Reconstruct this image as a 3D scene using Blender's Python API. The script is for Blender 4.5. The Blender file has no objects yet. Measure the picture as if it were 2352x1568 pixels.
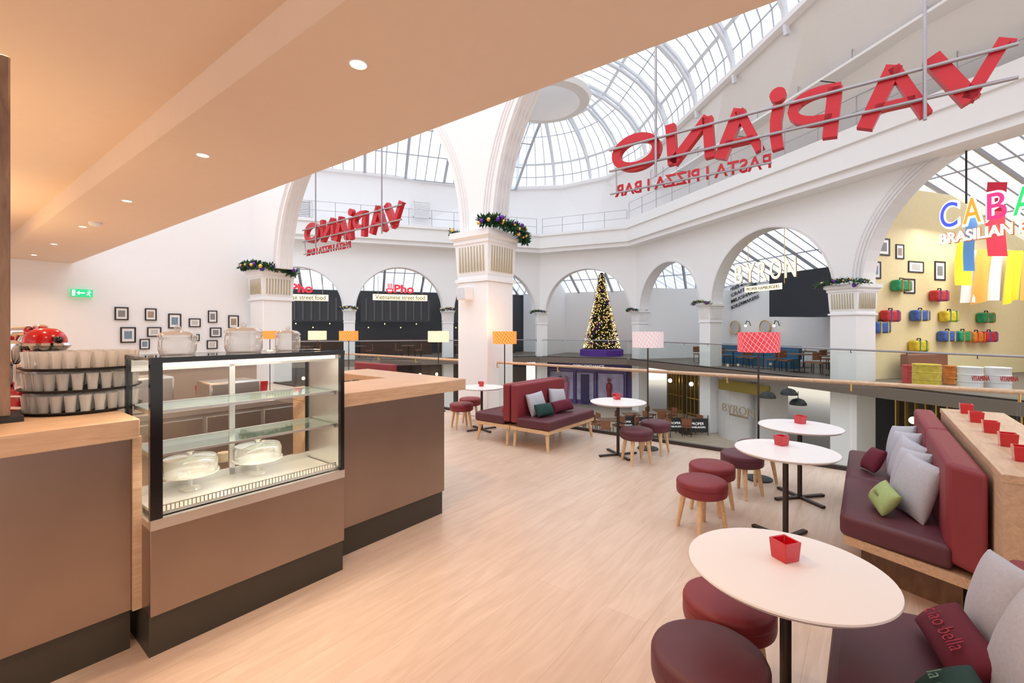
import bpy, math, random
from mathutils import Vector, Matrix
random.seed(4)
F=1050.0; YH=757.0; H=1.75
UC,US=.6127,.7903; ANG=math.atan2(US,UC)
def ST(s,t,z=0): return Vector((UC*s-US*t, US*s+UC*t, z))
def P(px,py,z=0):
    Y=F*(H-z)/(py-YH); return Vector(((px-1176)/F*Y,Y,z))
def PD(px,py,Y): return Vector(((px-1176)/F*Y,Y,H-(py-YH)*Y/F))
def hit(px,py,p0,n):
    d=Vector(((px-1176)/F,1,-(py-YH)/F)); c=Vector((0,0,H))
    k=(Vector(p0)-c).dot(Vector(n))/d.dot(Vector(n)); return c+d*k
sc=bpy.context.scene; COL=sc.collection
# ---------- materials
MATS={}
def mat(name,col,rough=.5,metal=0,emit=None,es=0,var=.06,scale=8,coat=0,bump=0):
    if name in MATS: return MATS[name]
    m=bpy.data.materials.new(name); m.use_nodes=True; nt=m.node_tree; b=nt.nodes['Principled BSDF']
    b.inputs['Roughness'].default_value=rough; b.inputs['Metallic'].default_value=metal
    b.inputs['Coat Weight'].default_value=coat
    tc=nt.nodes.new('ShaderNodeTexCoord'); nz=nt.nodes.new('ShaderNodeTexNoise'); nz.inputs['Scale'].default_value=scale
    nt.links.new(tc.outputs['Object'],nz.inputs['Vector'])
    mx=nt.nodes.new('ShaderNodeMix'); mx.data_type='RGBA'
    c=list(col)
    mx.inputs[6].default_value=[x*(1-var) for x in c]+[1]; mx.inputs[7].default_value=[min(1,x*(1+var)) for x in c]+[1]
    nt.links.new(nz.outputs['Fac'],mx.inputs[0]); nt.links.new(mx.outputs[2],b.inputs['Base Color'])
    if bump:
        n2=nt.nodes.new('ShaderNodeTexNoise'); n2.inputs['Scale'].default_value=220
        nt.links.new(tc.outputs['Object'],n2.inputs['Vector'])
        bp=nt.nodes.new('ShaderNodeBump'); bp.inputs['Strength'].default_value=bump; bp.inputs['Distance'].default_value=.002
        nt.links.new(n2.outputs['Fac'],bp.inputs['Height']); nt.links.new(bp.outputs['Normal'],b.inputs['Normal'])
    if emit:
        b.inputs['Emission Color'].default_value=list(emit)+[1]; b.inputs['Emission Strength'].default_value=es
    MATS[name]=m; return m
def glassmat(name,tint=(.95,.98,.98),gl=.12,diff=0,dcol=(.85,.9,.95),trans=False):
    m=bpy.data.materials.new(name); m.use_nodes=True; nt=m.node_tree; nt.nodes.clear()
    o=nt.nodes.new('ShaderNodeOutputMaterial'); t=nt.nodes.new('ShaderNodeBsdfTransparent'); t.inputs[0].default_value=list(tint)+[1]
    g=nt.nodes.new('ShaderNodeBsdfGlossy'); g.inputs['Roughness'].default_value=.03
    lw=nt.nodes.new('ShaderNodeLayerWeight'); lw.inputs[0].default_value=gl
    ms=nt.nodes.new('ShaderNodeMixShader'); nt.links.new(lw.outputs['Facing'],ms.inputs[0])
    nt.links.new(t.outputs[0],ms.inputs[1]); nt.links.new(g.outputs[0],ms.inputs[2])
    last=ms
    if diff:
        d=nt.nodes.new('ShaderNodeBsdfTranslucent' if trans else 'ShaderNodeBsdfDiffuse'); d.inputs[0].default_value=list(dcol)+[1]
        m2=nt.nodes.new('ShaderNodeMixShader'); m2.inputs[0].default_value=diff
        nt.links.new(ms.outputs[0],m2.inputs[1]); nt.links.new(d.outputs[0],m2.inputs[2]); last=m2
    nt.links.new(last.outputs[0],o.inputs[0]); return m
def woodmat(name,c1,c2,rough=.45,sx=1.5,sy=14,ang=0,planks=False,pw=.26,pl=4.2):
    m=bpy.data.materials.new(name); m.use_nodes=True; nt=m.node_tree; b=nt.nodes['Principled BSDF']; b.inputs['Roughness'].default_value=rough
    tc=nt.nodes.new('ShaderNodeTexCoord'); mp=nt.nodes.new('ShaderNodeMapping'); mp.inputs['Rotation'].default_value=(0,0,ang)
    nt.links.new(tc.outputs['Object'],mp.inputs[0])
    m2=nt.nodes.new('ShaderNodeMapping'); m2.inputs['Scale'].default_value=(sx,sy,sy); nt.links.new(mp.outputs[0],m2.inputs[0])
    nz=nt.nodes.new('ShaderNodeTexNoise'); nz.inputs['Scale'].default_value=2.2; nz.inputs['Detail'].default_value=8; nz.inputs['Distortion'].default_value=1.2
    nt.links.new(m2.outputs[0],nz.inputs['Vector'])
    cr=nt.nodes.new('ShaderNodeValToRGB'); cr.color_ramp.elements[0].position=.3; cr.color_ramp.elements[1].position=.7
    cr.color_ramp.elements[0].color=list(c1)+[1]; cr.color_ramp.elements[1].color=list(c2)+[1]
    nt.links.new(nz.outputs['Fac'],cr.inputs[0]); out=cr.outputs[0]
    if planks:
        br=nt.nodes.new('ShaderNodeTexBrick'); br.inputs['Scale'].default_value=1; br.inputs['Brick Width'].default_value=pl; br.inputs['Row Height'].default_value=pw
        br.inputs['Mortar Size'].default_value=.0012; br.inputs['Color1'].default_value=(1,1,1,1); br.inputs['Color2'].default_value=(.94,.925,.91,1); br.inputs['Mortar'].default_value=(.72,.64,.58,1)
        br.offset=.37; nt.links.new(mp.outputs[0],br.inputs['Vector'])
        mx=nt.nodes.new('ShaderNodeMix'); mx.data_type='RGBA'; mx.blend_type='MULTIPLY'; mx.inputs[0].default_value=1
        nt.links.new(out,mx.inputs[6]); nt.links.new(br.outputs[0],mx.inputs[7]); out=mx.outputs[2]
    nt.links.new(out,b.inputs['Base Color']); return m
def patmat(name,base,line,scale=14,es=0,width=.06):
    m=bpy.data.materials.new(name); m.use_nodes=True; nt=m.node_tree; b=nt.nodes['Principled BSDF']; b.inputs['Roughness'].default_value=.7
    tc=nt.nodes.new('ShaderNodeTexCoord'); mp=nt.nodes.new('ShaderNodeMapping')
    mp.inputs['Scale'].default_value=(scale,scale*.42,1); mp.inputs['Rotation'].default_value=(0,0,.6)
    nt.links.new(tc.outputs['UV'],mp.inputs[0])
    br=nt.nodes.new('ShaderNodeTexBrick'); br.inputs['Scale'].default_value=1; br.offset=0; br.inputs['Brick Width'].default_value=1.6; br.inputs['Row Height'].default_value=1.6
    br.inputs['Mortar Size'].default_value=width; br.inputs['Color1'].default_value=list(base)+[1]; br.inputs['Color2'].default_value=list(base)+[1]; br.inputs['Mortar'].default_value=list(line)+[1]
    nt.links.new(mp.outputs[0],br.inputs['Vector']); nt.links.new(br.outputs[0],b.inputs['Base Color']); nt.links.new(br.outputs[0],b.inputs['Emission Color']); b.inputs['Emission Strength'].default_value=es
    return m
WHITE=mat('white_paint',(.90,.895,.905),.6,var=.012)
WHITE2=mat('white_moulding',(.82,.80,.81),.55,var=.02)
CEIL=mat('ceiling_warm_light_tint',(.81,.65,.52),.7,var=.02)  # peach tint puts warm lamp light into the ceiling's base colour
FLOOR=woodmat('oak_plank_floor',(.62,.465,.36),(.73,.575,.465),.34,.8,6,-ANG,True)
OAK=woodmat('light_oak',(.52,.34,.21),(.68,.48,.32),.42)
OAKL=woodmat('pale_oak_legs',(.66,.42,.22),(.8,.56,.33),.45,8,8)
DWOOD=woodmat('brown_wood',(.12,.06,.035),(.22,.12,.07),.5,12,2)
POSTW=woodmat('post_wood',(.2,.12,.08),(.34,.22,.15),.5,12,2)
BRONZE=mat('brushed_bronze_panel',(.31,.23,.185),.30,.8,var=.10,scale=3)
PLINTH=mat('dark_olive_plinth',(.05,.04,.028),.5)
STEEL=mat('brushed_steel',(.70,.68,.65),.28,.9)
LSTEEL=mat('light_steel',(.64,.62,.60),.3,.6)
CHROME=mat('chrome',(.85,.85,.86),.08,1)
BLACK=mat('black_gloss',(.01,.01,.012),.15)
BLACKM=mat('black_matte',(.015,.015,.017),.55)
DSTEEL=mat('dark_bronze_metal',(.07,.055,.05),.4,.7)
RED=mat('red_leather',(.22,.022,.032),.5,bump=.2)
REDL=mat('maroon_back_leather',(.24,.024,.034),.52,bump=.2)
SLICER=mat('red_enamel',(.55,.008,.012),.2,coat=.5)
PURP=mat('burgundy_leather',(.105,.024,.038),.5,bump=.2)
TOPW=mat('white_laminate',(.88,.86,.86),.3,var=.01)
EDGE=mat('table_edge_wood',(.5,.33,.22),.5)
GREY=mat('grey_linen',(.48,.48,.54),.9,var=.13,scale=60,bump=.6)
GREEN=mat('lime_linen',(.36,.46,.19),.9,var=.12,scale=60)
DGREEN=mat('dark_green_velvet',(.008,.045,.042),.8)
DRED=mat('burgundy_velvet',(.12,.004,.02),.8)
SRED=mat('sign_red',(.56,.008,.02),.35,var=.03)
SRAIL=mat('grey_steel_rail',(.38,.36,.39),.35,.7)
GOLD=mat('gold',(.75,.5,.15),.3,.8)
FLUTE=mat('beige_flute',(.52,.45,.31),.6)
PURPB=mat('purple_bauble',(.12,.02,.35),.25,.4)
LEAF=mat('fir_green',(.02,.07,.025),.7,var=.4,scale=30)
YEL=mat('cream_yellow_paint',(.86,.72,.40),.6)
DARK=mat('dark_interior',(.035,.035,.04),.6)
DGREY=mat('charcoal_panel',(.06,.065,.075),.5)
PURPW=mat('purple_shopfront',(.12,.08,.26),.5)
STONE=mat('beige_stone_floor',(.52,.42,.31),.35,var=.12,scale=2)
BRN=mat('slab_brown',(.16,.125,.10),.5)
LIT=mat('warm_lit_sign',(.9,.8,.6),.5,emit=(1,.78,.45),es=1.0)
LITW=mat('cream_letters',(.80,.70,.48),.4,emit=(1,.86,.58),es=1.0)
LITP=mat('white_letters',(.92,.9,.9),.4,emit=(1,.95,.9),es=.6)
NRED=mat('neon_red',(.8,.02,.03),.4,emit=(1,.02,.05),es=.8)
NW=mat('neon_white',(.95,.93,.95),.4,emit=(1,.95,1),es=.9)
NBLU=mat('neon_blue',(.05,.08,.8),.4,emit=(.05,.1,1),es=.7)
NYEL=mat('neon_yellow',(.9,.35,.02),.4,emit=(1,.35,.02),es=.6)
NPNK=mat('neon_pink',(.85,.03,.2),.4,emit=(1,.03,.2),es=.6)
NGRN=mat('neon_green',(.02,.6,.15),.4,emit=(.02,.7,.15),es=.6)
BULB=mat('warm_bulb',(1,.85,.6),.4,emit=(1,.8,.5),es=8)
FAIRY=mat('fairy_light_gold',(1,.7,.3),.4,emit=(1,.62,.22),es=3.5)
EXITG=mat('exit_green',(.02,.55,.22),.4,emit=(.03,.7,.28),es=.6)
WEM=mat('white_symbol',(1,1,1),.4,emit=(1,1,1),es=.6)
GLASS=glassmat('clear_glass',(.95,.975,.965),.06)
ROOFG=glassmat('roof_glass',(.90,.95,1.0),.03,.38,(.93,.97,1),True)
SHELFG=glassmat('green_edge_glass',(.92,.98,.95),.10,.03,(.7,.95,.85))
REDG=mat('red_candle_glass',(.5,.006,.015),.1,emit=(.7,.01,.02),es=.08,coat=.6)
CANDLE=mat('candle_glow',(.9,.3,.2),.5,emit=(1,.25,.12),es=1.5)
ROOFF=mat('roof_frame',(.70,.72,.76),.5)
ROOFB=mat('roof_bar',(.44,.46,.51),.5)
BRICK=bpy.data.materials.new('brick_wall'); BRICK.use_nodes=True
_n=BRICK.node_tree; _b=_n.nodes.new('ShaderNodeTexBrick'); _b.inputs['Scale'].default_value=4; _b.inputs['Color1'].default_value=(.28,.1,.05,1); _b.inputs['Color2'].default_value=(.18,.07,.04,1); _b.inputs['Mortar'].default_value=(.35,.25,.2,1)
_t=_n.nodes.new('ShaderNodeTexCoord'); _m=_n.nodes.new('ShaderNodeMapping'); _m.inputs['Rotation'].default_value=(1.57,0,0)
_n.links.new(_t.outputs['Object'],_m.inputs[0]); _n.links.new(_m.outputs[0],_b.inputs['Vector']); _n.links.new(_b.outputs[0],_n.nodes['Principled BSDF'].inputs['Base Color'])
# ---------- mesh builder
class M:
    def __init__(s): s.v=[];s.f=[]
    def add(s,vs,fs):
        o=len(s.v); s.v+= [Vector(x) for x in vs]; s.f+=[[i+o for i in f] for f in fs]; return s
    def box(s,x0,x1,y0,y1,z0,z1):
        return s.add([(x0,y0,z0),(x1,y0,z0),(x1,y1,z0),(x0,y1,z0),(x0,y0,z1),(x1,y0,z1),(x1,y1,z1),(x0,y1,z1)],
          [(0,3,2,1),(4,5,6,7),(0,1,5,4),(1,2,6,5),(2,3,7,6),(3,0,4,7)])
    def fbox(s,o,ex,ey,ez,a0,a1,b0,b1,c0,c1):
        o=Vector(o); g=lambda a,b,c:o+Vector(ex)*a+Vector(ey)*b+Vector(ez)*c
        return s.add([g(a0,b0,c0),g(a1,b0,c0),g(a1,b1,c0),g(a0,b1,c0),g(a0,b0,c1),g(a1,b0,c1),g(a1,b1,c1),g(a0,b1,c1)],
          [(0,3,2,1),(4,5,6,7),(0,1,5,4),(1,2,6,5),(2,3,7,6),(3,0,4,7)])
    def prism(s,poly,z0,z1,top=None):
        n=len(poly); top=top or poly
        return s.add([(p[0],p[1],z0) for p in poly]+[(p[0],p[1],z1) for p in top],
          [list(range(n))[::-1],list(range(n,2*n))]+[(i,(i+1)%n,n+(i+1)%n,n+i) for i in range(n)])
    def lathe(s,prof,n=24,c=(0,0,0)):
        c=Vector(c); vs=[]
        for r,z in prof:
            for i in range(n):
                a=2*math.pi*i/n; vs.append(c+Vector((r*math.cos(a),r*math.sin(a),z)))
        fs=[(j*n+i,j*n+(i+1)%n,(j+1)*n+(i+1)%n,(j+1)*n+i) for j in range(len(prof)-1) for i in range(n)]
        if prof[0][0]>0.0005: fs.append(list(range(n))[::-1])
        if prof[-1][0]>0.0005: fs.append([(len(prof)-1)*n+i for i in range(n)])
        return s.add(vs,fs)
    def shell(s,prof,n=24,c=(0,0,0)):
        c=Vector(c); vs=[c+Vector((r*math.cos(2*math.pi*i/n),r*math.sin(2*math.pi*i/n),z)) for r,z in prof for i in range(n)]
        return s.add(vs,[(j*n+i,j*n+(i+1)%n,(j+1)*n+(i+1)%n,(j+1)*n+i) for j in range(len(prof)-1) for i in range(n)])
    def sphere(s,c,r,n=12,m=8,sz=1):
        return s.lathe([(max(r*math.sin(math.pi*j/m),1e-5),-r*sz*math.cos(math.pi*j/m)) for j in range(m+1)],n,c)
    def tube(s,pts,r,n=8,closed=False,r2=None):
        pts=[Vector(p) for p in pts]; N=len(pts); vs=[]; up=None
        for i,p in enumerate(pts):
            if closed: d=pts[(i+1)%N]-pts[i-1]
            else: d=pts[min(i+1,N-1)]-pts[max(i-1,0)]
            d.normalize()
            if up is None: up=Vector((0,0,1)) if abs(d.z)<.9 else Vector((1,0,0))
            a=d.cross(up)
            if a.length<1e-4: a=d.cross(Vector((0,1,.3)))
            a.normalize(); b=a.cross(d); up=b
            rr=r if r2 is None else r+(r2-r)*i/(N-1)
            for k in range(n):
                t=2*math.pi*(k+.5)/n; vs.append(p+a*rr*math.cos(t)+b*rr*math.sin(t))
        L=N if closed else N-1
        fs=[(i*n+k,i*n+(k+1)%n,((i+1)%N)*n+(k+1)%n,((i+1)%N)*n+k) for i in range(L) for k in range(n)]
        if not closed: fs+= [list(range(n))[::-1],[(N-1)*n+k for k in range(n)]]
        return s.add(vs,fs)
    def build(s,name,mats,parent=None,world=False,smooth=False,bevel=0,seg=2,loc=None,rz=0,uv=False,label=None):
        me=bpy.data.meshes.new(name); vs=s.v
        if world and parent is not None:
            inv=XF[parent.name].inverted(); vs=[inv@v for v in vs]
        me.from_pydata([tuple(v) for v in vs],[],s.f)
        if not isinstance(mats,(list,tuple)): mats=[mats]
        for m in mats: me.materials.append(m)
        me.update()
        import bmesh
        bm=bmesh.new(); bm.from_mesh(me); bmesh.ops.remove_doubles(bm,verts=bm.verts,dist=1e-5); bmesh.ops.recalc_face_normals(bm,faces=bm.faces); bm.to_mesh(me); bm.free()
        if smooth or bevel:
            me.shade_smooth(); me.set_sharp_from_angle(angle=.7)
        if uv:
            l=me.uv_layers.new(name='uv')
            for p in me.polygons:
                for li in p.loop_indices:
                    co=me.vertices[me.loops[li].vertex_index].co; a=math.atan2(co.y,co.x)/(2*math.pi)+.5
                    l.data[li].uv=(a*4,co.z*5)
        o=bpy.data.objects.new(name,me); COL.objects.link(o)
        if bevel:
            b=o.modifiers.new('b','BEVEL'); b.width=bevel; b.segments=seg; b.limit_method='ANGLE'; b.angle_limit=.6
        if parent is not None: o.parent=parent
        if loc is not None: o.location=loc
        o.rotation_euler[2]=rz
        if parent is None: XF[o.name]=Matrix.Translation(o.location)@Matrix.Rotation(rz,4,'Z')
        if label: o['label']=label
        return o
XF={}
def thing(name,label,cat,loc=(0,0,0),rz=0,group=None):
    o=bpy.data.objects.new(name,None); o.empty_display_size=.1; COL.objects.link(o); o.location=loc; o.rotation_euler[2]=rz
    o['label']=label;o['category']=cat
    if group:o['group']=group
    XF[o.name]=Matrix.Translation(Vector(loc))@Matrix.Rotation(rz,4,'Z'); return o
def tag(o,label,cat,group=None):
    o['label']=label;o['category']=cat
    if group:o['group']=group
    return o
def struct(o): o['kind']='structure'; return o
def dup(root,loc,rz=None,label=None,scale=None):
    c=root.copy(); COL.objects.link(c); c.location=loc
    if rz is not None: c.rotation_euler[2]=rz
    if label: c['label']=label
    if scale: c.scale=(scale,)*3
    XF[c.name]=Matrix.Translation(Vector(loc))@Matrix.Rotation(c.rotation_euler[2],4,'Z')
    for ch in list(root.children):
        k=ch.copy(); COL.objects.link(k); k.parent=c
    return c
def text(body,name,mats,parent,o,ex,w=None,h=None,up=(0,0,1),ext=.03,bold=0,center=False):
    cu=bpy.data.curves.new('tx','FONT'); cu.body=body; cu.size=1; cu.offset=bold; cu.extrude=0
    ob=bpy.data.objects.new('tx',cu); COL.objects.link(ob); bpy.context.view_layer.update()
    me=bpy.data.meshes.new_from_object(ob); COL.objects.unlink(ob)
    xs=[v.co.x for v in me.vertices]; ys=[v.co.y for v in me.vertices]
    x0,x1,y0,y1=min(xs),max(xs),min(ys),max(ys)
    sy=(h/(y1-y0)) if h else None; sx=(w/(x1-x0)) if w else sy
    if sy is None: sy=sx
    ex=Vector(ex).normalized(); up=Vector(up); n=ex.cross(up).normalized(); o=Vector(o)
    off=-(x1-x0)*sx/2 if center else 0
    mb=M(); vs=[o+ex*((v.co.x-x0)*sx+off)+up*((v.co.y-y0)*sy) for v in me.vertices]; N=len(vs)
    fs=[list(p.vertices) for p in me.polygons]
    mb.add([v+n*ext for v in vs]+vs,fs+[[i+N for i in f][::-1] for f in fs])
    ec={}
    for f in fs:
        for i in range(len(f)):
            e=(f[i],f[(i+1)%len(f)]); ec[tuple(sorted(e))]=ec.get(tuple(sorted(e)),[])+[e]
    for k,l in ec.items():
        if len(l)==1: a,b=l[0]; mb.add([vs[a]+n*ext,vs[b]+n*ext,vs[b],vs[a]],[(0,1,2,3)])
    bpy.data.meshes.remove(me)
    return mb.build(name,mats,parent,world=parent is not None)
UP=Vector((0,0,1))
class Fr:
    def __init__(s,o,d): s.o=Vector((o[0],o[1],0)); s.d=Vector((d[0],d[1],0)).normalized(); s.n=Vector((-s.d.y,s.d.x,0))
    def p(s,d,off=0,z=0): return s.o+s.d*d+s.n*off+UP*z
    def box(s,m,d0,d1,o0,o1,z0,z1): return m.fbox(s.o,s.d,s.n,UP,d0,d1,o0,o1,z0,z1)
    def hit(s,px,py,off=0): return hit(px,py,s.p(0,off),s.n)
def arch_wall(fr,d0,d1,z1,th,arches,name,zp,n=32,mat_=None):
    prof=[(d0,zp)]
    for c,r,zs in arches:
        prof+=[(c-r,zp)]+[(c-r*math.cos(math.pi*i/n),zs+r*math.sin(math.pi*i/n)) for i in range(n+1)]+[(c+r,zp)]
    prof.append((d1,zp)); m=M()
    for (a,za),(b,zb) in zip(prof,prof[1:]):
        if abs(a-b)<1e-6 and abs(za-zb)<1e-6: continue
        f=[fr.p(a,0,za),fr.p(b,0,zb),fr.p(b,0,z1),fr.p(a,0,z1)]; g=[fr.p(a,th,za),fr.p(b,th,zb),fr.p(b,th,z1),fr.p(a,th,z1)]
        if abs(a-b)>1e-6:
            m.add(f+g,[(0,1,2,3),(7,6,5,4),(3,2,6,7)])
        m.add([f[0],f[1],g[1],g[0]],[(0,1,2,3)])
    return struct(m.build(name,mat_ or WHITE))
def arc_band(m,fr,c,r0,r1,zs,o0,o1,n=36,a0=0,a1=math.pi):
    P4=[]
    for i in range(n+1):
        a=a0+(a1-a0)*i/n; q=lambda r,o:fr.p(c-r*math.cos(a),o,zs+r*math.sin(a))
        P4.append([q(r0,o0),q(r1,o0),q(r1,o1),q(r0,o1)])
    for A,B in zip(P4,P4[1:]): m.add(A+B,[(0,1,5,4),(1,2,6,5),(2,3,7,6),(3,0,4,7)])
def strip(m,poly,z0,z1,o0,o1):
    n=len(poly); nm=[]
    for i in range(n):
        a=Vector(poly[max(i-1,0)]);b=Vector(poly[min(i+1,n-1)]); c=Vector(poly[i])
        d1=(c-a).normalized() if i>0 else (b-c).normalized(); d2=(b-c).normalized() if i<n-1 else d1
        t=(d1+d2).normalized(); q=Vector((-t.y,t.x)); k=1/max(.5,q.dot(Vector((-d1.y,d1.x)))); nm.append(q*k)
    for i in range(n-1):
        A,B=Vector(poly[i]),Vector(poly[i+1]); na,nb=nm[i],nm[i+1]
        q=[A+na*o0,B+nb*o0,B+nb*o1,A+na*o1]
        m.add([(p.x,p.y,z0) for p in q]+[(p.x,p.y,z1) for p in q],[(0,3,2,1),(4,5,6,7),(0,1,5,4),(1,2,6,5),(2,3,7,6),(3,0,4,7)])
W0=(-14.7,25.0);W1=(1.86,30.5);W2=(7.57,27.8)
FL=Fr(W0,(W1[0]-W0[0],W1[1]-W0[1])); FM=Fr(W1,(W2[0]-W1[0],W2[1]-W1[1])); FRr=Fr(W2,(.3168,-.9485)); FN=Fr(ST(7.0,0),ST(0,-1))
# ---------- floors
m=M(); m.prism([ST(*q) for q in [(-5,-7),(7.1,-7),(7.1,16.9),(-5,16.9)]],-.3,0); struct(m.build('floor',FLOOR))
m=M(); m.box(-30,32,-4,45,-3.4,-3.2); struct(m.build('floor',STONE))
POLY=[W0,W1,W2,tuple(FRr.p(24).to_2d())]
POLYX=[(-20.4,23.1)]+POLY[1:]
m=M(); strip(m,POLYX,-.34,-.0,-.9,14); struct(m.build('floor',BRN))
# ---------- ceiling
HC=3.53; HU=3.80
e0=P(165,605,HC); e1=P(1790,0,HC); d=(e1-e0).normalized(); eA=e0-d*.3; eB=e1+d*7
b0=P(20,572,HC); b1=P(795,0,HC); d2=(b1-b0).normalized(); bA=b0-d2*2.2; bB=b1+d2*9
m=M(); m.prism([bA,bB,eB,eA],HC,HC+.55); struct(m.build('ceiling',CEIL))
cA=bA-ST(8,0);cB=bB-ST(8,0)
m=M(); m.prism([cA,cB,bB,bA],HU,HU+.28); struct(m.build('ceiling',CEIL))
# ---------- left wall
m=M(); FLW=Fr(ST(-5,16.9),ST(1,0)); FLW.box(m,0,12.0,0,.3,-3.2,9); struct(m.build('wall_left',WHITE))
m=M(); FLW.box(m,0,12.0,-.02,0,0,.12); struct(m.build('baseboard_left',WHITE2))
# ---------- near arcade
tc=6.32; tl=15.95; sc_=7.25
ARN=[(-10.9,4.08),(-1.03,4.9)]
arch_wall(FN,-17.0,6.5,9.6,.5,[(c,r,3.74) for c,r in ARN],'wall_near_arcade',3.74)
k=0
for c,r in ARN:
    m=M()
    for ra in (.10,.17,.24): arc_band(m,FN,c,r+ra,r+ra+.02,3.74,-.02,.0,a0=.02,a1=math.pi-.02)
    for o in (.06,.17,.28,.39): arc_band(m,FN,c,r-.03,r,3.74,o,o+.05)
    k+=1; struct(m.build('trim_%d'%k,WHITE2))
# ---------- column helper
def column(loc,rz,w,z0,c0,c1,label='square white column with fluted beige capital',flutes=9,fm=None):
    o=thing('column',label,'column',loc,rz,'columns of the arcade'); h=w/2
    m=M(); m.box(-h,h,-h,h,z0,c0); m.build('shaft',WHITE,o,bevel=.02)
    m=M(); H_=c1-c0
    q=lambda a:[(-a,-a),(a,-a),(a,a),(-a,a)]
    m.prism(q(h*1.10),c0,c0+.06*H_); m.prism(q(h*1.0),c0+.06*H_,c0+.14*H_)
    m.prism(q(h*1.02),c0+.14*H_,c0+.76*H_,q(h*1.10))
    m.prism(q(h*1.16),c0+.76*H_,c0+.82*H_); m.prism(q(h*1.12),c0+.82*H_,c0+.88*H_,q(h*1.26)); m.prism(q(h*1.30),c0+.88*H_,c1)
    m.build('capital',WHITE,o)
    m=M()
    for side in range(4):
        R=Matrix.Rotation(side*math.pi/2,3,'Z')
        for i in range(flutes):
            x=(-1+2*(i+.5)/flutes)*h*.88; fw=h*.88/flutes*.40
            m.fbox((0,0,0),R@Vector((1,0,0)),R@Vector((0,1,0)),UP,x-fw,x+fw,-h*1.105,-h*1.0,c0+.2*H_,c0+.7*H_)
    m.build('capital_fluting',fm or FLUTE,o)
    return o
column(ST(sc_,tc),ANG,.82,0,2.72,3.74)
column(ST(sc_,tl),ANG,.95,0,2.72,3.74)
rf=math.atan2(FL.d.y,FL.d.x); rr=math.atan2(FRr.d.y,FRr.d.x)
LS='slender white square column with small capital'
for d_ in (0,5.47,11.3): column(FL.p(d_,.25),rf,.62,-3.2,2.15,2.95,LS,5,WHITE2)
column(FM.p(0,.25),rf-.2,.7,-3.2,2.1,2.9,LS,5,WHITE2)
column(FRr.p(0,.25),rr,.7,-3.2,2.1,2.9,LS,5,WHITE2)
column(FRr.p(5.9,.25),rr,.72,-3.2,2.1,3.0,LS,7,WHITE2)
column(FRr.p(12.66,.25),rr,.92,-3.2,2.25,3.3)
column(FRr.p(21.3,.25),rr,.92,-3.2,2.25,3.3)
# ---------- far arcades
ZL=6.9
arch_wall(FL,-6,17.45,ZL,.5,[(-3,2.4,2.95),(2.73,2.35,2.95),(8.38,2.55,2.95),(14.37,2.7,2.95)],'wall_far',2.95)
arch_wall(FM,0,6.32,ZL,.5,[(3.16,2.72,2.9)],'wall_far_middle',2.9)
arch_wall(FRr,0,26,ZL+.6,.6,[(2.95,2.5,2.95),(9.25,2.95,3.0),(16.98,3.8,3.3)],'wall_right',3.0)
m=M()
for c,r in ((2.73,2.35),(8.38,2.55),(14.37,2.7)):
    arc_band(m,FL,c,r,r+.06,2.95,-.05,0)
arc_band(m,FM,3.16,2.72,2.78,2.9,-.05,0)
for c,r,z in ((2.95,2.5,2.95),(9.25,2.95,3.0)): arc_band(m,FRr,c,r,r+.07,z,-.05,0)
for j in range(4): arc_band(m,FRr,16.98,3.8+.11*j,3.84+.11*j,3.3,-.05+.01*j,0)
k+=1; struct(m.build('trim_%d'%k,WHITE2))
m=M(); strip(m,POLYX,6.75,7.0,-.75,.2); strip(m,POLYX,7.0,7.75,-.9,.1); strip(m,POLYX,7.75,7.9,-1.0,1.6); FRr.box(m,.4,26,-1.0,-.7,7.9,8.25); k+=1; struct(m.build('trim_%d'%k,WHITE))
# upper wall
Rv=6.7; ax=Vector((-.097,.995,0)); rs=Vector((.995,.097,0)); C0=Vector((2.14,12.8,0)); ZS=11.5; RZ=4.6; AE=12.4
CE=C0+ax*AE
def apse(phi,th):
    d=rs*math.cos(phi)+ax*math.sin(phi); return CE+d*Rv*math.cos(th)+UP*(ZS+RZ*math.sin(th))
def barrel(a,th): return C0+ax*a+rs*Rv*math.cos(th)+UP*(ZS+RZ*math.sin(th))
bot=[Vector((-20,24.4,7.8)),FL.p(8,1.4,7.8),FL.p(16.5,1.5,7.8),FM.p(.5,1.3,7.8),FM.p(3.2,1.3,7.8),FM.p(6.6,1.3,7.8),FRr.p(1.5,1.3,7.8)]+[FRr.p(d_,1.3,7.8) for d_ in (4,8,12,16,20,26)]
top=[Vector((-20,24.4,11.3)),FL.p(8,1.4,11.4),FL.p(15.5,2.2,ZS),apse(1.7,0),apse(1.1,0),apse(.6,0),apse(0,0)]+[barrel(a,0) for a in (9,4.5,0,-5,-9,-14)]
m=M()
for i in range(len(bot)-1): m.add([bot[i],bot[i+1],top[i+1],top[i]],[(0,1,2,3)])
struct(m.build('wall_upper',WHITE))
m=M(); m.tube(top,.18,6); k+=1; struct(m.build('trim_%d'%k,WHITE2))
wp=[bot[i].lerp(top[i],.56)-FRr.n*.45 for i in range(6,13)]
o=thing('metal_railing','thin grey railing along high sloping white wall','railing',wp[3])
m=M()
for zz in (0,.45,.9): m.tube([q+UP*zz for q in wp],.018,5)
m.build('rail',SRAIL,o,world=True)
for i in range(14):
    f=i/13*(len(wp)-1); j=min(int(f),len(wp)-2); q=wp[j].lerp(wp[j+1],f-j); m=M(); m.tube([q,q+UP*.9],.016,5); m.build('post',SRAIL,o,world=True)
m=M()
for j in range(len(wp)-1):
    A,B=wp[j],wp[j+1]; d_=(B-A).normalized(); m.fbox(A,d_,d_.cross(UP),UP,0,(B-A).length+.05,-.55,.12,-.10,-.02)
k+=1; struct(m.build('trim_%d'%k,WHITE))
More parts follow.
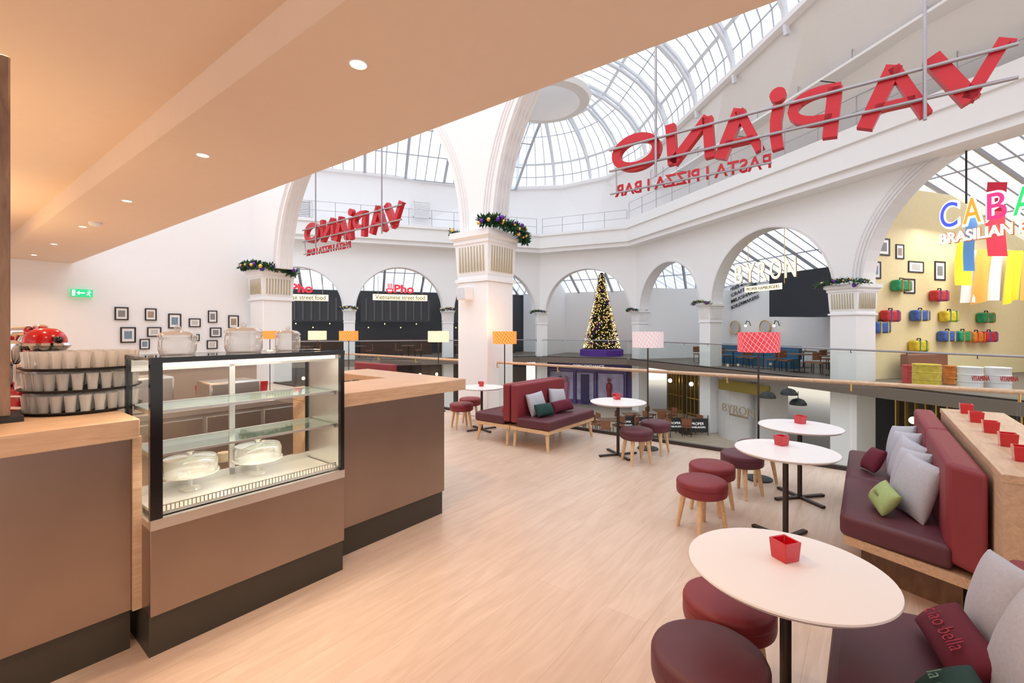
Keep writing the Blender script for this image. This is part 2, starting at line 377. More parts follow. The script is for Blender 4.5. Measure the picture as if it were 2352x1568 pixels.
# glass vault
m=M(); T=100; nth=10
ths=[math.radians(T)*i/nth for i in range(nth+1)]
As=[-16+i*(AE+16)/12 for i in range(13)]
for i in range(12):
    for j in range(nth): m.add([barrel(As[i],ths[j]),barrel(As[i+1],ths[j]),barrel(As[i+1],ths[j+1]),barrel(As[i],ths[j+1])],[(0,1,2,3)])
phs=[1.95*i/10 for i in range(11)]
for i in range(10):
    for j in range(nth-1): m.add([apse(phs[i],ths[j]),apse(phs[i+1],ths[j]),apse(phs[i+1],ths[j+1]),apse(phs[i],ths[j+1])],[(0,1,2,3)])
struct(m.build('window_1',ROOFG))
m=M()
a=-16
while a<=AE+.01:
    for zz,r_ in ((.12,.10),(.42,.10)): m.tube([barrel(a,t)-UP*zz for t in ths],r_,6)
    for t in ths: m.tube([barrel(a,t)-UP*.12,barrel(a,t)-UP*.42],.04,4)
    a+=2.84
for t in ths[2::3]: m.tube([barrel(a_,t) for a_ in As]+[apse(p_,t) for p_ in phs[1:]],.08,5)
for i in (4,8,12,16,20):
    for zz in (.1,.38): m.tube([apse(1.95*i/20,t)-UP*zz for t in ths[:-1]],.09,5)
k+=1; struct(m.build('trim_%d'%k,ROOFF))
m=M()
for i in range(51):
    if i%5: m.tube([barrel(-16+i*.568,t) for t in ths],.026,4)
for j_ in (1,4,7): m.tube([barrel(a_,ths[j_]) for a_ in As]+[apse(p_,ths[j_]) for p_ in phs[1:]],.028,4)
for i in range(1,20):
    if i%4: m.tube([apse(1.95*i/20,t) for t in ths[:7]],.026,4)
k+=1; struct(m.build('trim_%d'%k,ROOFB))
cr_=PD(1250,190,20); cr_.z=0
m=M(); m.shell([(1.7,15.4),(1.7,12.2),(1.95,12.05),(2.05,11.85),(1.95,11.65),(1.55,11.6),(1.5,11.8),(1.5,15.4)],40,cr_); k+=1; struct(m.build('trim_%d'%k,WHITE,smooth=True))
def slope(fr,d0,d1,o0,z0,o1,z1,n,mN,idx,rr_=.036,thick=4,bow=0):
    S_=8 if bow else 1
    pt=lambda d,f:fr.p(d,o0+(o1-o0)*f,z0+(z1-z0)*(math.sin(f*math.pi/2) if bow else f))
    mm=M()
    for q in range(S_): mm.add([pt(d0,q/S_),pt(d1,q/S_),pt(d1,(q+1)/S_),pt(d0,(q+1)/S_)],[(0,1,2,3)])
    struct(mm.build('window_%d'%idx,ROOFG))
    mm=M()
    for i in range(n+1):
        d=d0+(d1-d0)*i/n; mm.tube([pt(d,q/S_) for q in range(S_+1)],rr_*(2.6 if i%thick==0 else .8),5)
    for i in range(mN+1):
        f=i/mN; mm.tube([pt(d0,f),pt(d1,f)],rr_,5)
    return mm
mm=slope(FL,-6,16.2,1.4,11.35,-8,15.2,36,6,2,bow=1); k+=1; struct(mm.build('trim_%d'%k,ROOFB))
m=M(); FL.box(m,-6,19,6.5,6.8,-.2,4.6); struct(m.build('wall_gallery_back',DGREY))
mm=slope(FL,-6,20,6.6,4.5,.5,8.2,38,3,3); k+=1; struct(mm.build('trim_%d'%k,ROOFB))
m=M(); FM.box(m,-3.5,10,5.2,5.5,-.2,4.6); FM.box(m,-.2,0.05,.5,5.3,-.2,6.7); struct(m.build('wall_gallery_middle',WHITE))
mm=slope(FM,-4,10,5.3,4.55,.5,7.0,22,3,4); k+=1; struct(mm.build('trim_%d'%k,ROOFB))
m=M(); FRr.box(m,-5,12.5,7,7.3,-.2,4.7); FRr.box(m,.0,.3,.6,7,-.2,4.3); struct(m.build('wall_gallery_right',WHITE))
mm=slope(FRr,-5,12.4,7,4.6,.6,7.6,30,3,5); k+=1; struct(mm.build('trim_%d'%k,ROOFB))
m=M(); FRr.box(m,12.45,12.7,.6,11,-.2,6.9); struct(m.build('wall_partition',YEL))
m=M(); FRr.box(m,12.6,27,10.7,11,-.2,5.2); struct(m.build('wall_brick',BRICK))
mm=slope(FRr,12.6,27,11,5.2,.6,8.4,28,3,6); k+=1; struct(mm.build('trim_%d'%k,ROOFB))
# ---------- glass rails
def glass_rail(fr,d0,d1,off,z0,z1,step,hr=.03,hm=OAK,label='frameless glass balustrade with slim handrail'):
    o=thing('glass_balustrade',label,'railing',fr.p((d0+d1)/2,off,z0))
    n=max(1,round((d1-d0)/step))
    for i in range(n):
        a=d0+(d1-d0)*i/n+.012; b=d0+(d1-d0)*(i+1)/n-.012
        m=M(); fr.box(m,a,b,off-.008,off+.008,z0,z1-.06); m.build('glass_panel',GLASS,o,world=True)
    m=M(); m.tube([fr.p(d0,off-.04,z1),fr.p(d1,off-.04,z1)],hr,10); m.build('handrail',hm,o,world=True,smooth=True)
    for i in range(n+1):
        d=d0+(d1-d0)*i/n; m=M(); m.tube([fr.p(d,off,z1-.1),fr.p(d,off-.05,z1-.1),fr.p(d,off-.05,z1)],.01,6); m.build('bracket',GOLD if hm is OAK else DSTEEL,o,world=True)
    m=M(); fr.box(m,d0,d1,off-.03,off+.03,z0-.02,z0+.05); m.build('base_channel',DSTEEL,o,world=True)
    return o
RL='glass balustrade with round oak handrail at balcony edge'
glass_rail(FN,-5.8,5.5,.05,0,1.1,1.35,.026,OAK,RL)
glass_rail(FN,-15.3,-6.85,.05,0,1.1,1.35,.026,OAK,RL)
glass_rail(FL,-2,16.9,-.75,0,1.1,1.6,.03,SRAIL); glass_rail(FM,.5,5.9,-.75,0,1.1,1.5,.03,SRAIL); glass_rail(FRr,.5,23,-.78,0,1.1,1.6,.03,SRAIL)
def bar_rail(fr,d0,d1,off,z0,n,r=.022):
    o=thing('metal_railing','thin grey metal walkway railing on white ledge','railing',fr.p((d0+d1)/2,off,z0))
    for i in range(n+1): m=M(); m.tube([fr.p(d0+(d1-d0)*i/n,off,z0),fr.p(d0+(d1-d0)*i/n,off,z0+1.0)],r,5); m.build('post',SRAIL,o,world=True)
    m=M()
    for z in (.5,1.0): m.tube([fr.p(d0,off,z0+z),fr.p(d1,off,z0+z)],r*.75,5)
    m.build('rail',SRAIL,o,world=True)
bar_rail(FL,-2,16.9,-.8,7.9,14,.016); bar_rail(FM,.5,5.9,-.8,7.9,4,.016); bar_rail(FRr,.5,24,-.85,8.25,18,.016)
def vent(p,dr,w=1.1,h=1.0):
    o=thing('louvre_vent','white slatted ventilation grille on wall','vent',p)
    ex=Vector(dr).normalized(); n=ex.cross(UP); m=M()
    for a,b,c,d_ in ((-w/2,w/2,0,.06),(-w/2,w/2,h-.06,h),(-w/2,-w/2+.06,0,h),(w/2-.06,w/2,0,h)): m.fbox((0,0,0),ex,n,UP,a,b,0,.14,c,d_)
    m.build('frame',WHITE2,o)
    m=M()
    for i in range(8): m.fbox((0,0,.1+i*(h-.2)/8),ex,n,UP,-w/2+.06,w/2-.06,.02,.1,0,.06)
    m.build('slat',WHITE2,o)
for px in (693,968): vent(hit(px,500,FL.p(8,1.25),FL.n),FL.d)
vent(FRr.p(5,.6,8.6),FRr.d,1.1,1.0)
# ---------- lower level fronts
m=M(); FM.box(m,0,6.3,1.2,1.5,-3.2,-.34); struct(m.build('wall_purple_shopfront',PURPW))
sf=thing('shopfront_display','purple shop window with panelled doors and figures','shopfront',FM.p(3.1,1.1,-3.2))
m=M()
for a,b in ((.3,1.95),(2.2,3.35),(3.65,5.3)):
    FM.box(m,a,b,1.12,1.18,-2.9,-1.1)
m.build('window_pane',mat('lilac_print',(.42,.38,.56),.4,var=.5,scale=2.5),sf,world=True)
m=M(); FM.box(m,2.5,3.05,1.04,1.12,-3.1,-1.2); m.build('door',mat('navy_door',(.03,.025,.1),.4),sf,world=True)
m=M()
for a in (.1,2.05,3.45,5.4,6.1): FM.box(m,a,a+.1,1.0,1.15,-3.2,-.9)
FM.box(m,0,6.3,.95,1.15,-.95,-.85); m.build('pilaster',PURPW,sf,world=True)
for a,c in ((1.1,(.08,.08,.1)),(1.5,(.5,.15,.25)),(4.4,(.3,.04,.06))):
    m=M(); b=FM.p(a,1.02,-2.9)
    m.lathe([(.12,0),(.13,.5),(.2,.9),(.17,1.15),(.06,1.25)],8); m.sphere((0,0,1.4),.12,8,6)
    m.build('display_figure',mat('figure_%g'%a,c,.6),sf,loc=b-Vector(sf.location))
text('CORN EXCHANGE','sign_lettering',LITP,sf,FM.p(2.0,.9,-.75),FM.d,w=2.1,h=.2,ext=.02)
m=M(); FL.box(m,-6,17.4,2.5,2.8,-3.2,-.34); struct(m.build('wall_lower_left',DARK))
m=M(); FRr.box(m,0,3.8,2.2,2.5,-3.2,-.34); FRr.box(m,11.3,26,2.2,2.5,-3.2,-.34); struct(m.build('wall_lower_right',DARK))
m=M(); pts=[]
for i in range(13):
    a=math.pi*i/12; pts.append((5.6+4.0*(i/12)*1.0, .9-1.1*math.sin(a)))
pw=[FRr.p(a_,b_).to_2d() for a_,b_ in pts]; strip(m,[tuple(q) for q in pw],-3.2,-.34,0,.25); struct(m.build('wall_lower_curved',mat('grey_white_wall',(.62,.6,.6),.5),smooth=True))
cs=thing('shop_sign','gilt lettering on curved white shop wall','sign',FRr.p(7.0,-.45,-1.9))
text('BYRON','sign_lettering',mat('tan_lettering',(.42,.33,.22),.4),cs,hit(1660,943,FRr.p(0,-.42),FRr.n),FRr.d,w=1.75,h=.36,ext=.04,bold=-.01)
text('PROPER HAMBURGERS','sign_lettering',mat('tan_lettering',(.42,.33,.22),.4),cs,hit(1677,953,FRr.p(0,-.42),FRr.n),FRr.d,w=1.0,h=.1,ext=.04)
a=hit(1650,893,FRr.p(0,-.6),FRr.n); o=thing('brass_sign','brass-coloured sign board suspended below gallery edge','sign',a); m=M(); m.fbox(a,FRr.d,FRr.n,UP,0,2.7,0,.05,0,.45); m.build('board',mat('brass_panel',(.30,.22,.05),.35,.5),o,world=True)
m=M(); m.tube([a+FRr.d*.3+UP*.45,a+FRr.d*.3+UP*.55],.01,5); m.tube([a+FRr.d*2.4+UP*.45,a+FRr.d*2.4+UP*.55],.01,5); m.build('rod',DSTEEL,o,world=True)
for i,(a,b) in enumerate(((.3,1.6),(2.0,3.6),(12.9,14.4),(15.2,16.8),(18,20))):
    o=thing('shop_window','dark glazed shopfront bay with brass mullions','shopfront',FRr.p((a+b)/2,2.1,-3.2))
    for j in range(6): m=M(); FRr.box(m,a+(b-a)*j/5-.02,a+(b-a)*j/5+.02,2.05,2.2,-3.2,-.6); m.build('mullion',GOLD,o,world=True)
    m=M()
    for z in (-3.1,-2.2,-.7): FRr.box(m,a,b,2.05,2.2,z,z+.05)
    m.build('transom',GOLD,o,world=True)
    m=M(); m.sphere(FRr.p((a+b)/2,1.7,-1.3),.12,10,6); m.build('pendant_globe',BULB,o,world=True)
for i,a in enumerate((3.5,7,10.5,14)):
    o=thing('shop_window','dark glazed shopfront bay with mullions','shopfront',FL.p(a,2.4,-3.2))
    for j in range(5): m=M(); FL.box(m,a-1.2+j*.6,a-1.16+j*.6,2.3,2.5,-3.2,-.6); m.build('mullion',DSTEEL,o,world=True)
    for q_ in (.4,-.7): m=M(); m.sphere(FL.p(a+q_,2.0,-1.2),.1,10,6); m.build('pendant_globe',BULB,o,world=True)
for px,py in ((1763,912),(1833,928),(1812,905)):
    p=PD(px,py,15.5); o=thing('pendant_lamp','black dome pendant lamp hanging under gallery','lamp',p,0,'black pendant lamps'); m=M(); m.shell([(.26,-.02),(.25,.05),(.18,.15),(.05,.2)],20); m.build('lamp_shade',BLACKM,o,smooth=True); m=M(); m.tube([(0,0,.2),(0,0,-.34-p.z+.0)],.012,5); m.build('cord',BLACKM,o)
# ---------- gallery interiors (far left)
for i,(c,w) in enumerate(((2.9,4.6),(8.5,4.8),(14.6,5))):
    o=thing('bar_canopy','dark panelled bar front with hanging lights','bar',FL.p(c,5.2,0))
    m=M(); FL.box(m,c-w/2,c+w/2,4.6,4.8,2.3,4.0); m.build('canopy_panel',DGREY,o,world=True)
    m=M()
    for j in range(9): FL.box(m,c-w/2+.3+j*w/9,c-w/2+.42+j*w/9,4.55,4.62,2.4,3.9)
    m.build('canopy_stripe',mat('slate',(.12,.13,.16),.5),o,world=True)
    m=M(); FL.box(m,c-w/2,c+w/2,4.2,4.8,0,1.1); m.build('bar_front',mat('dark_brown_brick',(.09,.05,.035),.7,scale=3,var=.4),o,world=True)
    for j in range(4): m=M(); m.sphere(FL.p(c-w/2+.5+j*w/4.5,4.1,1.9+.25*(j%2)),.04,8,6); m.build('lamp_bulb',FAIRY,o,world=True)
def far_chair(cat_mat,p,rz):
    o=thing('dining_chair','dark wooden dining chair at gallery table','chair',p,rz,'gallery dining chairs')
    m=M(); m.box(-.22,.22,-.22,.22,.43,.48); m.build('seat',cat_mat,o)
    m=M(); m.box(-.22,.22,.18,.22,.55,.85); m.build('backrest',cat_mat,o)
    for x in (-.19,.19):
        for y in (-.19,.19): m=M(); m.tube([(x,y,0),(x*.95,y*.95,.44)],.018,5); m.build('leg',DSTEEL,o)
    return o
def far_table(p,tm=DWOOD,lab='small dark wooden dining table on gallery'):
    o=thing('dining_table',lab,'table',p,0,'gallery dining tables')
    m=M(); m.box(-.38,.38,-.38,.38,.72,.76); m.build('table_top',tm,o)
    m=M(); m.tube([(0,0,.02),(0,0,.72)],.03,6); m.box(-.25,.25,-.25,.25,0,.025); m.build('pedestal',DSTEEL,o)
    return o
BLUE=mat('blue_upholstery',(.03,.13,.25),.7); TAN=mat('tan_leather',(.25,.09,.04),.6)
C1=None
def put_chair(fr,d,off,rz,c=None):
    global C1
    p=fr.p(d,off,0)
    if C1 is None: C1=far_chair(TAN,p,rz); return C1
    return dup(C1,p,rz)
T1=None
def put_table(fr,d,off,z=0):
    global T1
    p=fr.p(d,off,z)
    if T1 is None: T1=far_table(p); return
    dup(T1,p)
for d_ in (4.6,6.35,8.1,9.85,11.4):
    put_table(FRr,d_,1.2); put_chair(FRr,d_-.58,1.2,rr+1.57); put_chair(FRr,d_+.58,1.2,rr-1.57)
    put_table(FRr,d_,3.6); put_chair(FRr,d_-.6,3.6,rr+1.57)
for d_ in (3,6,9,12,14.5):
    put_table(FL,d_,1.4); put_chair(FL,d_-.6,1.4,rf+1.57); put_chair(FL,d_+.6,1.4,rf-1.57)
o=thing('banquette','blue upholstered banquette seat on gallery','bench',FRr.p(6,2.4,0)); m=M(); FRr.box(m,4,8.6,2.2,2.8,0,.45); m.build('seat',BLUE,o,world=True); m=M(); FRr.box(m,4,8.6,2.7,2.9,.4,1.0); m.build('backrest',BLUE,o,world=True)
for i,(px,py) in enumerate(((1395,955),(1340,945),(1450,940),(1520,930),(1500,960),(1575,950))):
    p=P(px,py+45,-3.2); dup(T1,p,label='small dark dining table on stone floor')
    for a in (0.3,2.4,4.4): dup(C1,p+Vector((.6*math.cos(a),.6*math.sin(a),0)),a-1.57,label='dark wooden dining chair on stone floor')
CAN=mat('black_canvas',(.03,.03,.035),.7)
for i,(px0,px1,py) in enumerate(((1422,1456,994),(1460,1500,996),(1528,1572,998),(1578,1626,1000))):
    a=P(px0,py,-3.2); b=P(px1,py,-3.2); o=thing('cafe_barrier','black canvas cafe barrier with white lettering','barrier',(a+b)/2,0,'cafe barriers'); ex=(b-a).normalized(); n=ex.cross(UP); L=(b-a).length
    m=M(); m.fbox(a,ex,n,UP,0,L,-.01,.01,.15,.8); m.build('banner',CAN,o,world=True)
    for q_ in (a,b): m=M(); m.tube([q_,q_+UP*.95],.02,6); m.build('post',DSTEEL,o,world=True)
    text('PROPER','lettering',WEM,o,a+ex*L*.2+UP*.5+n*.012,ex,w=L*.6,ext=.003); text('HAMBURGERS','lettering',WEM,o,a+ex*L*.12+UP*.35+n*.012,ex,w=L*.76,ext=.003)
# ---------- signs
def stroke(m,o,ex,up,n,pts,w,th,closed=False):
    pts=[Vector(p) for p in pts]; N=len(pts); L=[];R=[]
    for i,p in enumerate(pts):
        if closed: d=pts[(i+1)%N]-pts[i-1]
        else: d=pts[min(i+1,N-1)]-pts[max(i-1,0)]
        d.normalize(); q=Vector((-d.y,d.x))*w/2; L.append(p+q);R.append(p-q)
    g=lambda p,z:o+ex*p.x+up*p.y+n*z
    for i in range(N if closed else N-1):
        j=(i+1)%N
        vs=[g(L[i],-th),g(L[j],-th),g(R[j],-th),g(R[i],-th),g(L[i],th),g(L[j],th),g(R[j],th),g(R[i],th)]
        m.add(vs,[(0,1,2,3),(7,6,5,4),(0,4,5,1),(2,6,7,3)])
        if not closed and i==0: m.add([vs[0],vs[3],vs[7],vs[4]],[(0,1,2,3)])
        if not closed and i==N-2: m.add([vs[1],vs[2],vs[6],vs[5]],[(0,1,2,3)])
def red_sign(t0,top_z):
    base=ST(7.3,t0,4.05); o=thing('hanging_letter_sign','large red mirrored letters on steel rails, hanging from rods','sign',base)
    ex=ST(0,1); up=UP; n=ex.cross(up); TH=.06
    def L_(strokes,name='letter',ball=None):
        m=M()
        for pts,w,cl in strokes: stroke(m,ST(7.3,t0),ex,up,n,pts,w,TH,cl)
        if ball:
            k0=len(m.v); m.lathe([(1e-5,-TH),(.1,-TH),(.1,TH),(1e-5,TH)],20)
            for i in range(k0,len(m.v)):
                q=m.v[i].copy(); m.v[i]=ST(7.3,t0)+ex*(ball[0]+q.x)+up*(ball[1]+q.y)+n*q.z
        m.build(name,SRED,o,world=True)
    L_([([(.0,4.86),(.04,4.93),(.33,4.36)],.12,0),([(.30,4.34),(.64,4.95)],.17,0)])
    L_([([(.68,4.29),(.98,4.95)],.12,0),([(.97,4.97),(1.26,4.28)],.17,0),([(.78,4.50),(1.16,4.50)],.09,0)])
    L_([([(1.62,4.26),(1.56,4.90)],.16,0),([(1.5,4.88)]+[(1.72+.3*math.sin(a)*1.05,4.71+.19*math.cos(a)) for a in [i*math.pi/10 for i in range(11)]]+[(1.6,4.5)],.12,0)])
    L_([([(2.21,4.25),(2.235,4.45),(2.235,4.65),(2.20,4.86)],.14,0)],ball=(2.21,5.0))
    L_([([(2.43,4.29),(2.70,4.93)],.12,0),([(2.69,4.95),(2.96,4.29)],.17,0),([(2.52,4.48),(2.88,4.48)],.09,0)])
    L_([([(3.10,4.34),(3.14,4.96)],.14,0),([(3.13,4.96),(3.66,4.38)],.14,0),([(3.66,4.36),(3.70,5.0)],.14,0)])
    L_([([(4.27+.35*math.cos(a),4.70+.235*math.sin(a)) for a in [i*2*math.pi/36 for i in range(36)]],.14,1)])
    for z in (4.46,4.82): m=M(); m.tube([ST(7.3,t0-.05,z)-n*.09,ST(7.3,t0+4.72,z)-n*.09],.021,8); m.build('mounting_rail',SRAIL,o,world=True,smooth=True)
    m=M(); m.tube([ST(7.3,t0+2.28,4.08)-n*.05,ST(7.3,t0+4.72,4.08)-n*.05],.016,8)
    for t in (2.4,4.6): m.tube([ST(7.3,t0+t,4.08)-n*.05,ST(7.3,t0+t,4.5)-n*.09],.012,6)
    m.build('mounting_rail',SRAIL,o,world=True,smooth=True)
    text('PASTA I PIZZA I BAR','small_lettering',SRED,o,ST(7.3,t0+2.3,4.03),ex,w=2.36,h=.2,ext=.03,bold=.012)
    for t in (.7,3.9): m=M(); m.tube([ST(7.3,t0+t,4.2)-n*.12,ST(7.3,t0+t,top_z)-n*.12],.02,8); m.build('hanging_rod',SRAIL,o,world=True)
red_sign(-1.24,10.5); red_sign(9.07,8.3)
for px in (920,684):
    c=FL.hit(px,690,-.1); o=thing('shop_sign','red lettering above lit panel sign, hanging in archway','sign',c)
    m=M(); m.fbox(c,FL.d,FL.n,UP,-1.6,1.6,0,.08,0,.36); m.build('sign_panel',LIT,o,world=True)
    text('Vietnamese street food','sign_lettering',BLACKM,o,c+UP*.06-FL.n*.0,FL.d,w=2.9,h=.26,ext=.02,center=True)
    text('Pho','sign_lettering',NRED,o,c+UP*.45+FL.d*.2,FL.d,w=1.15,h=.5,ext=.08,bold=.03,center=True)
    m=M()
    for i in range(3): m.fbox(c,FL.d,FL.n,UP,-.75+i*.1,-.7+i*.1,-.08,0,.7,1.0)
    arcp=[c+FL.d*(-.63+.19*math.cos(a))+UP*(.67+.2*math.sin(a)) for a in [math.pi+i*math.pi/8 for i in range(9)]]; m.tube(arcp,.04,6)
    m.tube([c+FL.d*-.84+UP*.67,c+FL.d*-.42+UP*.67],.03,6); m.build('bowl_emblem',NRED,o,world=True)
    for d_ in (-1.3,1.3): m=M(); m.tube([c+FL.d*d_+UP*.36,c+FL.d*d_+UP*1.5],.015,5); m.build('hanging_rod',SRAIL,o,world=True)
# byron
c=FRr.hit(1688,657,.1); o=thing('shop_sign','cream widely spaced lettering hanging in archway','sign',c)
x=0
BE=mat('brass_letter_side',(.35,.24,.10),.4,.5)
for ch,wd in zip('BYRON',(.42,.5,.44,.52,.48)):
    text(ch,'letter_side',BE,o,c+UP*.085+FRr.d*(x-.012)+FRr.n*.03,FRr.d,w=wd+.03,h=.83,ext=.02,bold=.012)
    text(ch,'sign_letter',LITW,o,c+UP*.1+FRr.d*x,FRr.d,w=wd,h=.8,ext=.02,bold=.004); x+=wd+.17
m=M(); m.fbox(c,FRr.d,FRr.n,UP,.55,2.4,0,.04,-.33,-.08); m.build('sign_panel',LITW,o,world=True)
text('PROPER HAMBURGERS','sign_lettering',BLACKM,o,c+FRr.d*.65+UP*-.27,FRr.d,w=1.65,h=.13,ext=.01)
for d_ in (.65,2.45): m=M(); m.tube([c+FRr.d*d_+UP*-.1+FRr.n*.1,c+FRr.d*d_+UP*2.4+FRr.n*.1],.014,5); m.build('hanging_rod',GOLD,o,world=True)
# multicoloured neon
c=FRr.hit(2160,535,.1); o=thing('neon_sign','multicoloured neon letters over white lettering, hanging in archway','sign',c)
x=0
for ch,mt in zip('CABANA',(NBLU,NYEL,NPNK,NGRN,NYEL,NBLU)):
    text(ch,'neon_edge',NW,o,c+FRr.d*x+UP*.06,FRr.d,w=.47,h=.82,ext=.05,bold=.045)
    text(ch,'neon_letter',mt,o,c+FRr.d*(x+.04)-FRr.n*.05+UP*.12,FRr.d,w=.39,h=.70,ext=.03,bold=.002); x+=.52
text('BRASILIAN BARBECUE','sign_edge',mat('orange_edge',(.7,.2,.03),.5),o,c+UP*-.36+FRr.n*.03-FRr.d*.01,FRr.d,w=3.34,h=.35,ext=.02,bold=.04)
text('BRASILIAN BARBECUE','sign_lettering',LITP,o,c+UP*-.34,FRr.d,w=3.3,h=.31,ext=.05,bold=.015)
for d_ in (.6,2.9): m=M(); m.tube([c+FRr.d*d_+UP*.7,c+FRr.d*d_+UP*2.4],.025,5); m.build('hanging_rod',BLACKM,o,world=True)
wt=thing('wall_lettering','black painted menu lettering on white gallery wall','sign',FRr.p(1,6.9,3))
for i,(s_,px,py) in enumerate((('CLASSIC',1678,656),('FRIES & SIDES',1678,669),('CRAFT BEER',1680,682),('MILKSHAKES',1680,696),('BOILERMAKERS',1678,711))):
    q=FRr.hit(px,py,6.95); ex=(FRr.d+UP*.28).normalized(); text(s_,'lettering',BLACKM,wt,q,ex,w=1.9+.1*i,h=.22,up=UP,ext=.02,bold=.01)
m=M(); a=FRr.hit(1767,640,3.5); dd=(a-FRr.p(0,3.5)).dot(FRr.d); m=M(); FRr.box(m,dd,dd+4.9,3.5,6.5,2.4,4.5); struct(m.build('wall_bulkhead',mat('black_bulkhead',(.03,.035,.05),.6)))
for px in (1688,1757):
    q=FRr.hit(px,752,6.9); o=thing('wall_mirror','round wall mirror in thin gold frame','mirror',q); m=M()
    pts=[FRr.d*.36*math.cos(a)+UP*.42*math.sin(a)-FRr.n*.03 for a in [i*2*math.pi/24 for i in range(24)]]; m.tube(pts,.03,6,True); m.build('frame',GOLD,o)
    m=M(); m.add(pts,[list(range(24))]); m.build('mirror_glass',STEEL,o)
for px in (1657,1724,1790):
    q=FRr.hit(px,748,6.9); o=thing('wall_lamp','black swan-neck wall lamp with warm bulb','lamp',q,0,'wall lamps'); m=M()
    m.tube([(0,0,0),Vector((0,0,.25))-FRr.n*.1,Vector((0,0,.3))-FRr.n*.3,Vector((0,0,.1))-FRr.n*.4],.025,6); m.build('arm',BLACKM,o)
    m=M(); m.sphere(Vector((0,0,-.0))-FRr.n*.4,.07,8,6); m.build('bulb',BULB,o)
# ---------- yellow wall things
pdir=FRr.n
def onpart(px,py): return hit(px,py,FRr.p(12.7),FRr.d)
def picture(p,ex,w,h,im,lab='small framed picture in black frame on wall',grp='framed pictures'):
    o=thing('picture_frame',lab,'picture',p,0,grp); ex=Vector(ex).normalized(); n=ex.cross(UP); b=.07*min(w,h)+.012
    m=M()
    m.fbox((0,0,0),ex,n,UP,-w/2,w/2,0.005,.03,-h/2,-h/2+b);m.fbox((0,0,0),ex,n,UP,-w/2,w/2,.005,.03,h/2-b,h/2)
    m.fbox((0,0,0),ex,n,UP,-w/2,-w/2+b,.005,.03,-h/2+b,h/2-b);m.fbox((0,0,0),ex,n,UP,w/2-b,w/2,.005,.03,-h/2+b,h/2-b); m.build('frame',BLACKM,o)
    m=M(); m.fbox((0,0,0),ex,n,UP,-w/2+b,w/2-b,.003,.015,-h/2+b,h/2-b); m.build('mount',TOPW,o)
    m=M(); m.fbox((0,0,0),ex,n,UP,-w*.25,w*.25,.015,.018,-h*.25,h*.25); m.build('print',im,o)
PR=[mat('print_grey',(.25,.25,.25),.6,var=.7,scale=30),mat('print_sepia',(.4,.3,.2),.6,var=.7,scale=30),mat('print_blue',(.2,.3,.4),.6,var=.7,scale=30),mat('print_pale',(.6,.58,.55),.6,var=.3,scale=30)]
for i,(x,y,w,h) in enumerate(((2029,567,32,40),(2066,578,22,34),(2010,620,28,40),(2103,613,42,26),(2158,622,30,44),(2088,657,30,34))):
    p=onpart(x,y); s_=p.y/F; picture(p,pdir,w*s_*1.25,h*s_,PR[i%4],lab='framed photograph on yellow wall',grp='pictures on yellow wall')
BC=[mat('bag_red',(.55,.03,.03),.6,var=.5,scale=9),mat('bag_green',(.02,.3,.12),.6,var=.5,scale=9),mat('bag_blue',(.05,.12,.4),.6,var=.5,scale=9),mat('bag_orange',(.7,.2,.02),.6,var=.5,scale=9),mat('bag_yellow',(.75,.5,.03),.6,var=.5,scale=9)]
CN=['red','green','blue','orange','yellow']
for i,(x,y,c_) in enumerate(((2033,726,0),(2058,657,1),(2101,725,2),(2145,680,0),(2167,727,4),(2252,730,1),(2010,752,2),(2098,794,4),(2163,772,2),(2198,772,1),(2258,773,0),(2229,774,3))):
    p=onpart(x,y); o=thing('suitcase','%s fabric suitcase fixed on yellow wall'%CN[c_],'suitcase',p,math.atan2(pdir.y,pdir.x),'suitcases on yellow wall')
    m=M(); m.box(-.36,.36,-.32,-.02,-.2,.2); m.build('body',BC[c_],o,bevel=.07,seg=3)
    for x_ in (-.2,.15): m=M(); m.box(x_,x_+.05,-.335,-.015,-.205,.205); m.build('strap',BC[(c_+2)%5],o,bevel=.01)
    m=M(); m.tube([(-.1,-.17,.19),(-.08,-.17,.27),(.08,-.17,.27),(.1,-.17,.19)],.02,6); m.build('handle',BLACKM,o)
FCOL=[(.70,.02,.05),(.8,.35,.05),(.1,.35,.75),(.88,.42,.08),(.9,.68,.03),(.88,.86,.82)]
# straight hanging banners (x at top, x at bottom, width)
for i,(x0,x1,w_,y0,y1,c_,Yd) in enumerate(((2268,2270,46,418,588,0,14.4),(2222,2214,26,500,622,2,15),(2200,2194,40,556,655,4,16))):
    a=PD(x0,y0,Yd);b=PD(x0+w_,y0,Yd);c2=PD(x1,y1,Yd);e2=PD(x1+w_,y1,Yd); m=M(); n=8
    for j in range(n):
        f0=j/n;f1=(j+1)/n; g=lambda p,q,f:p.lerp(q,f)+Vector((0,.08*math.sin(f*3),0))
        m.add([g(a,c2,f0),g(b,e2,f0),g(b,e2,f1),g(a,c2,f1)],[(0,1,2,3)])
    tag(m.build('hanging_banner',mat('fabric_%d'%c_,FCOL[c_],.8),smooth=True),'narrow bright %s fabric banner hanging from ceiling'%['red','blue','yellow'][i],'banner','fabric banners')
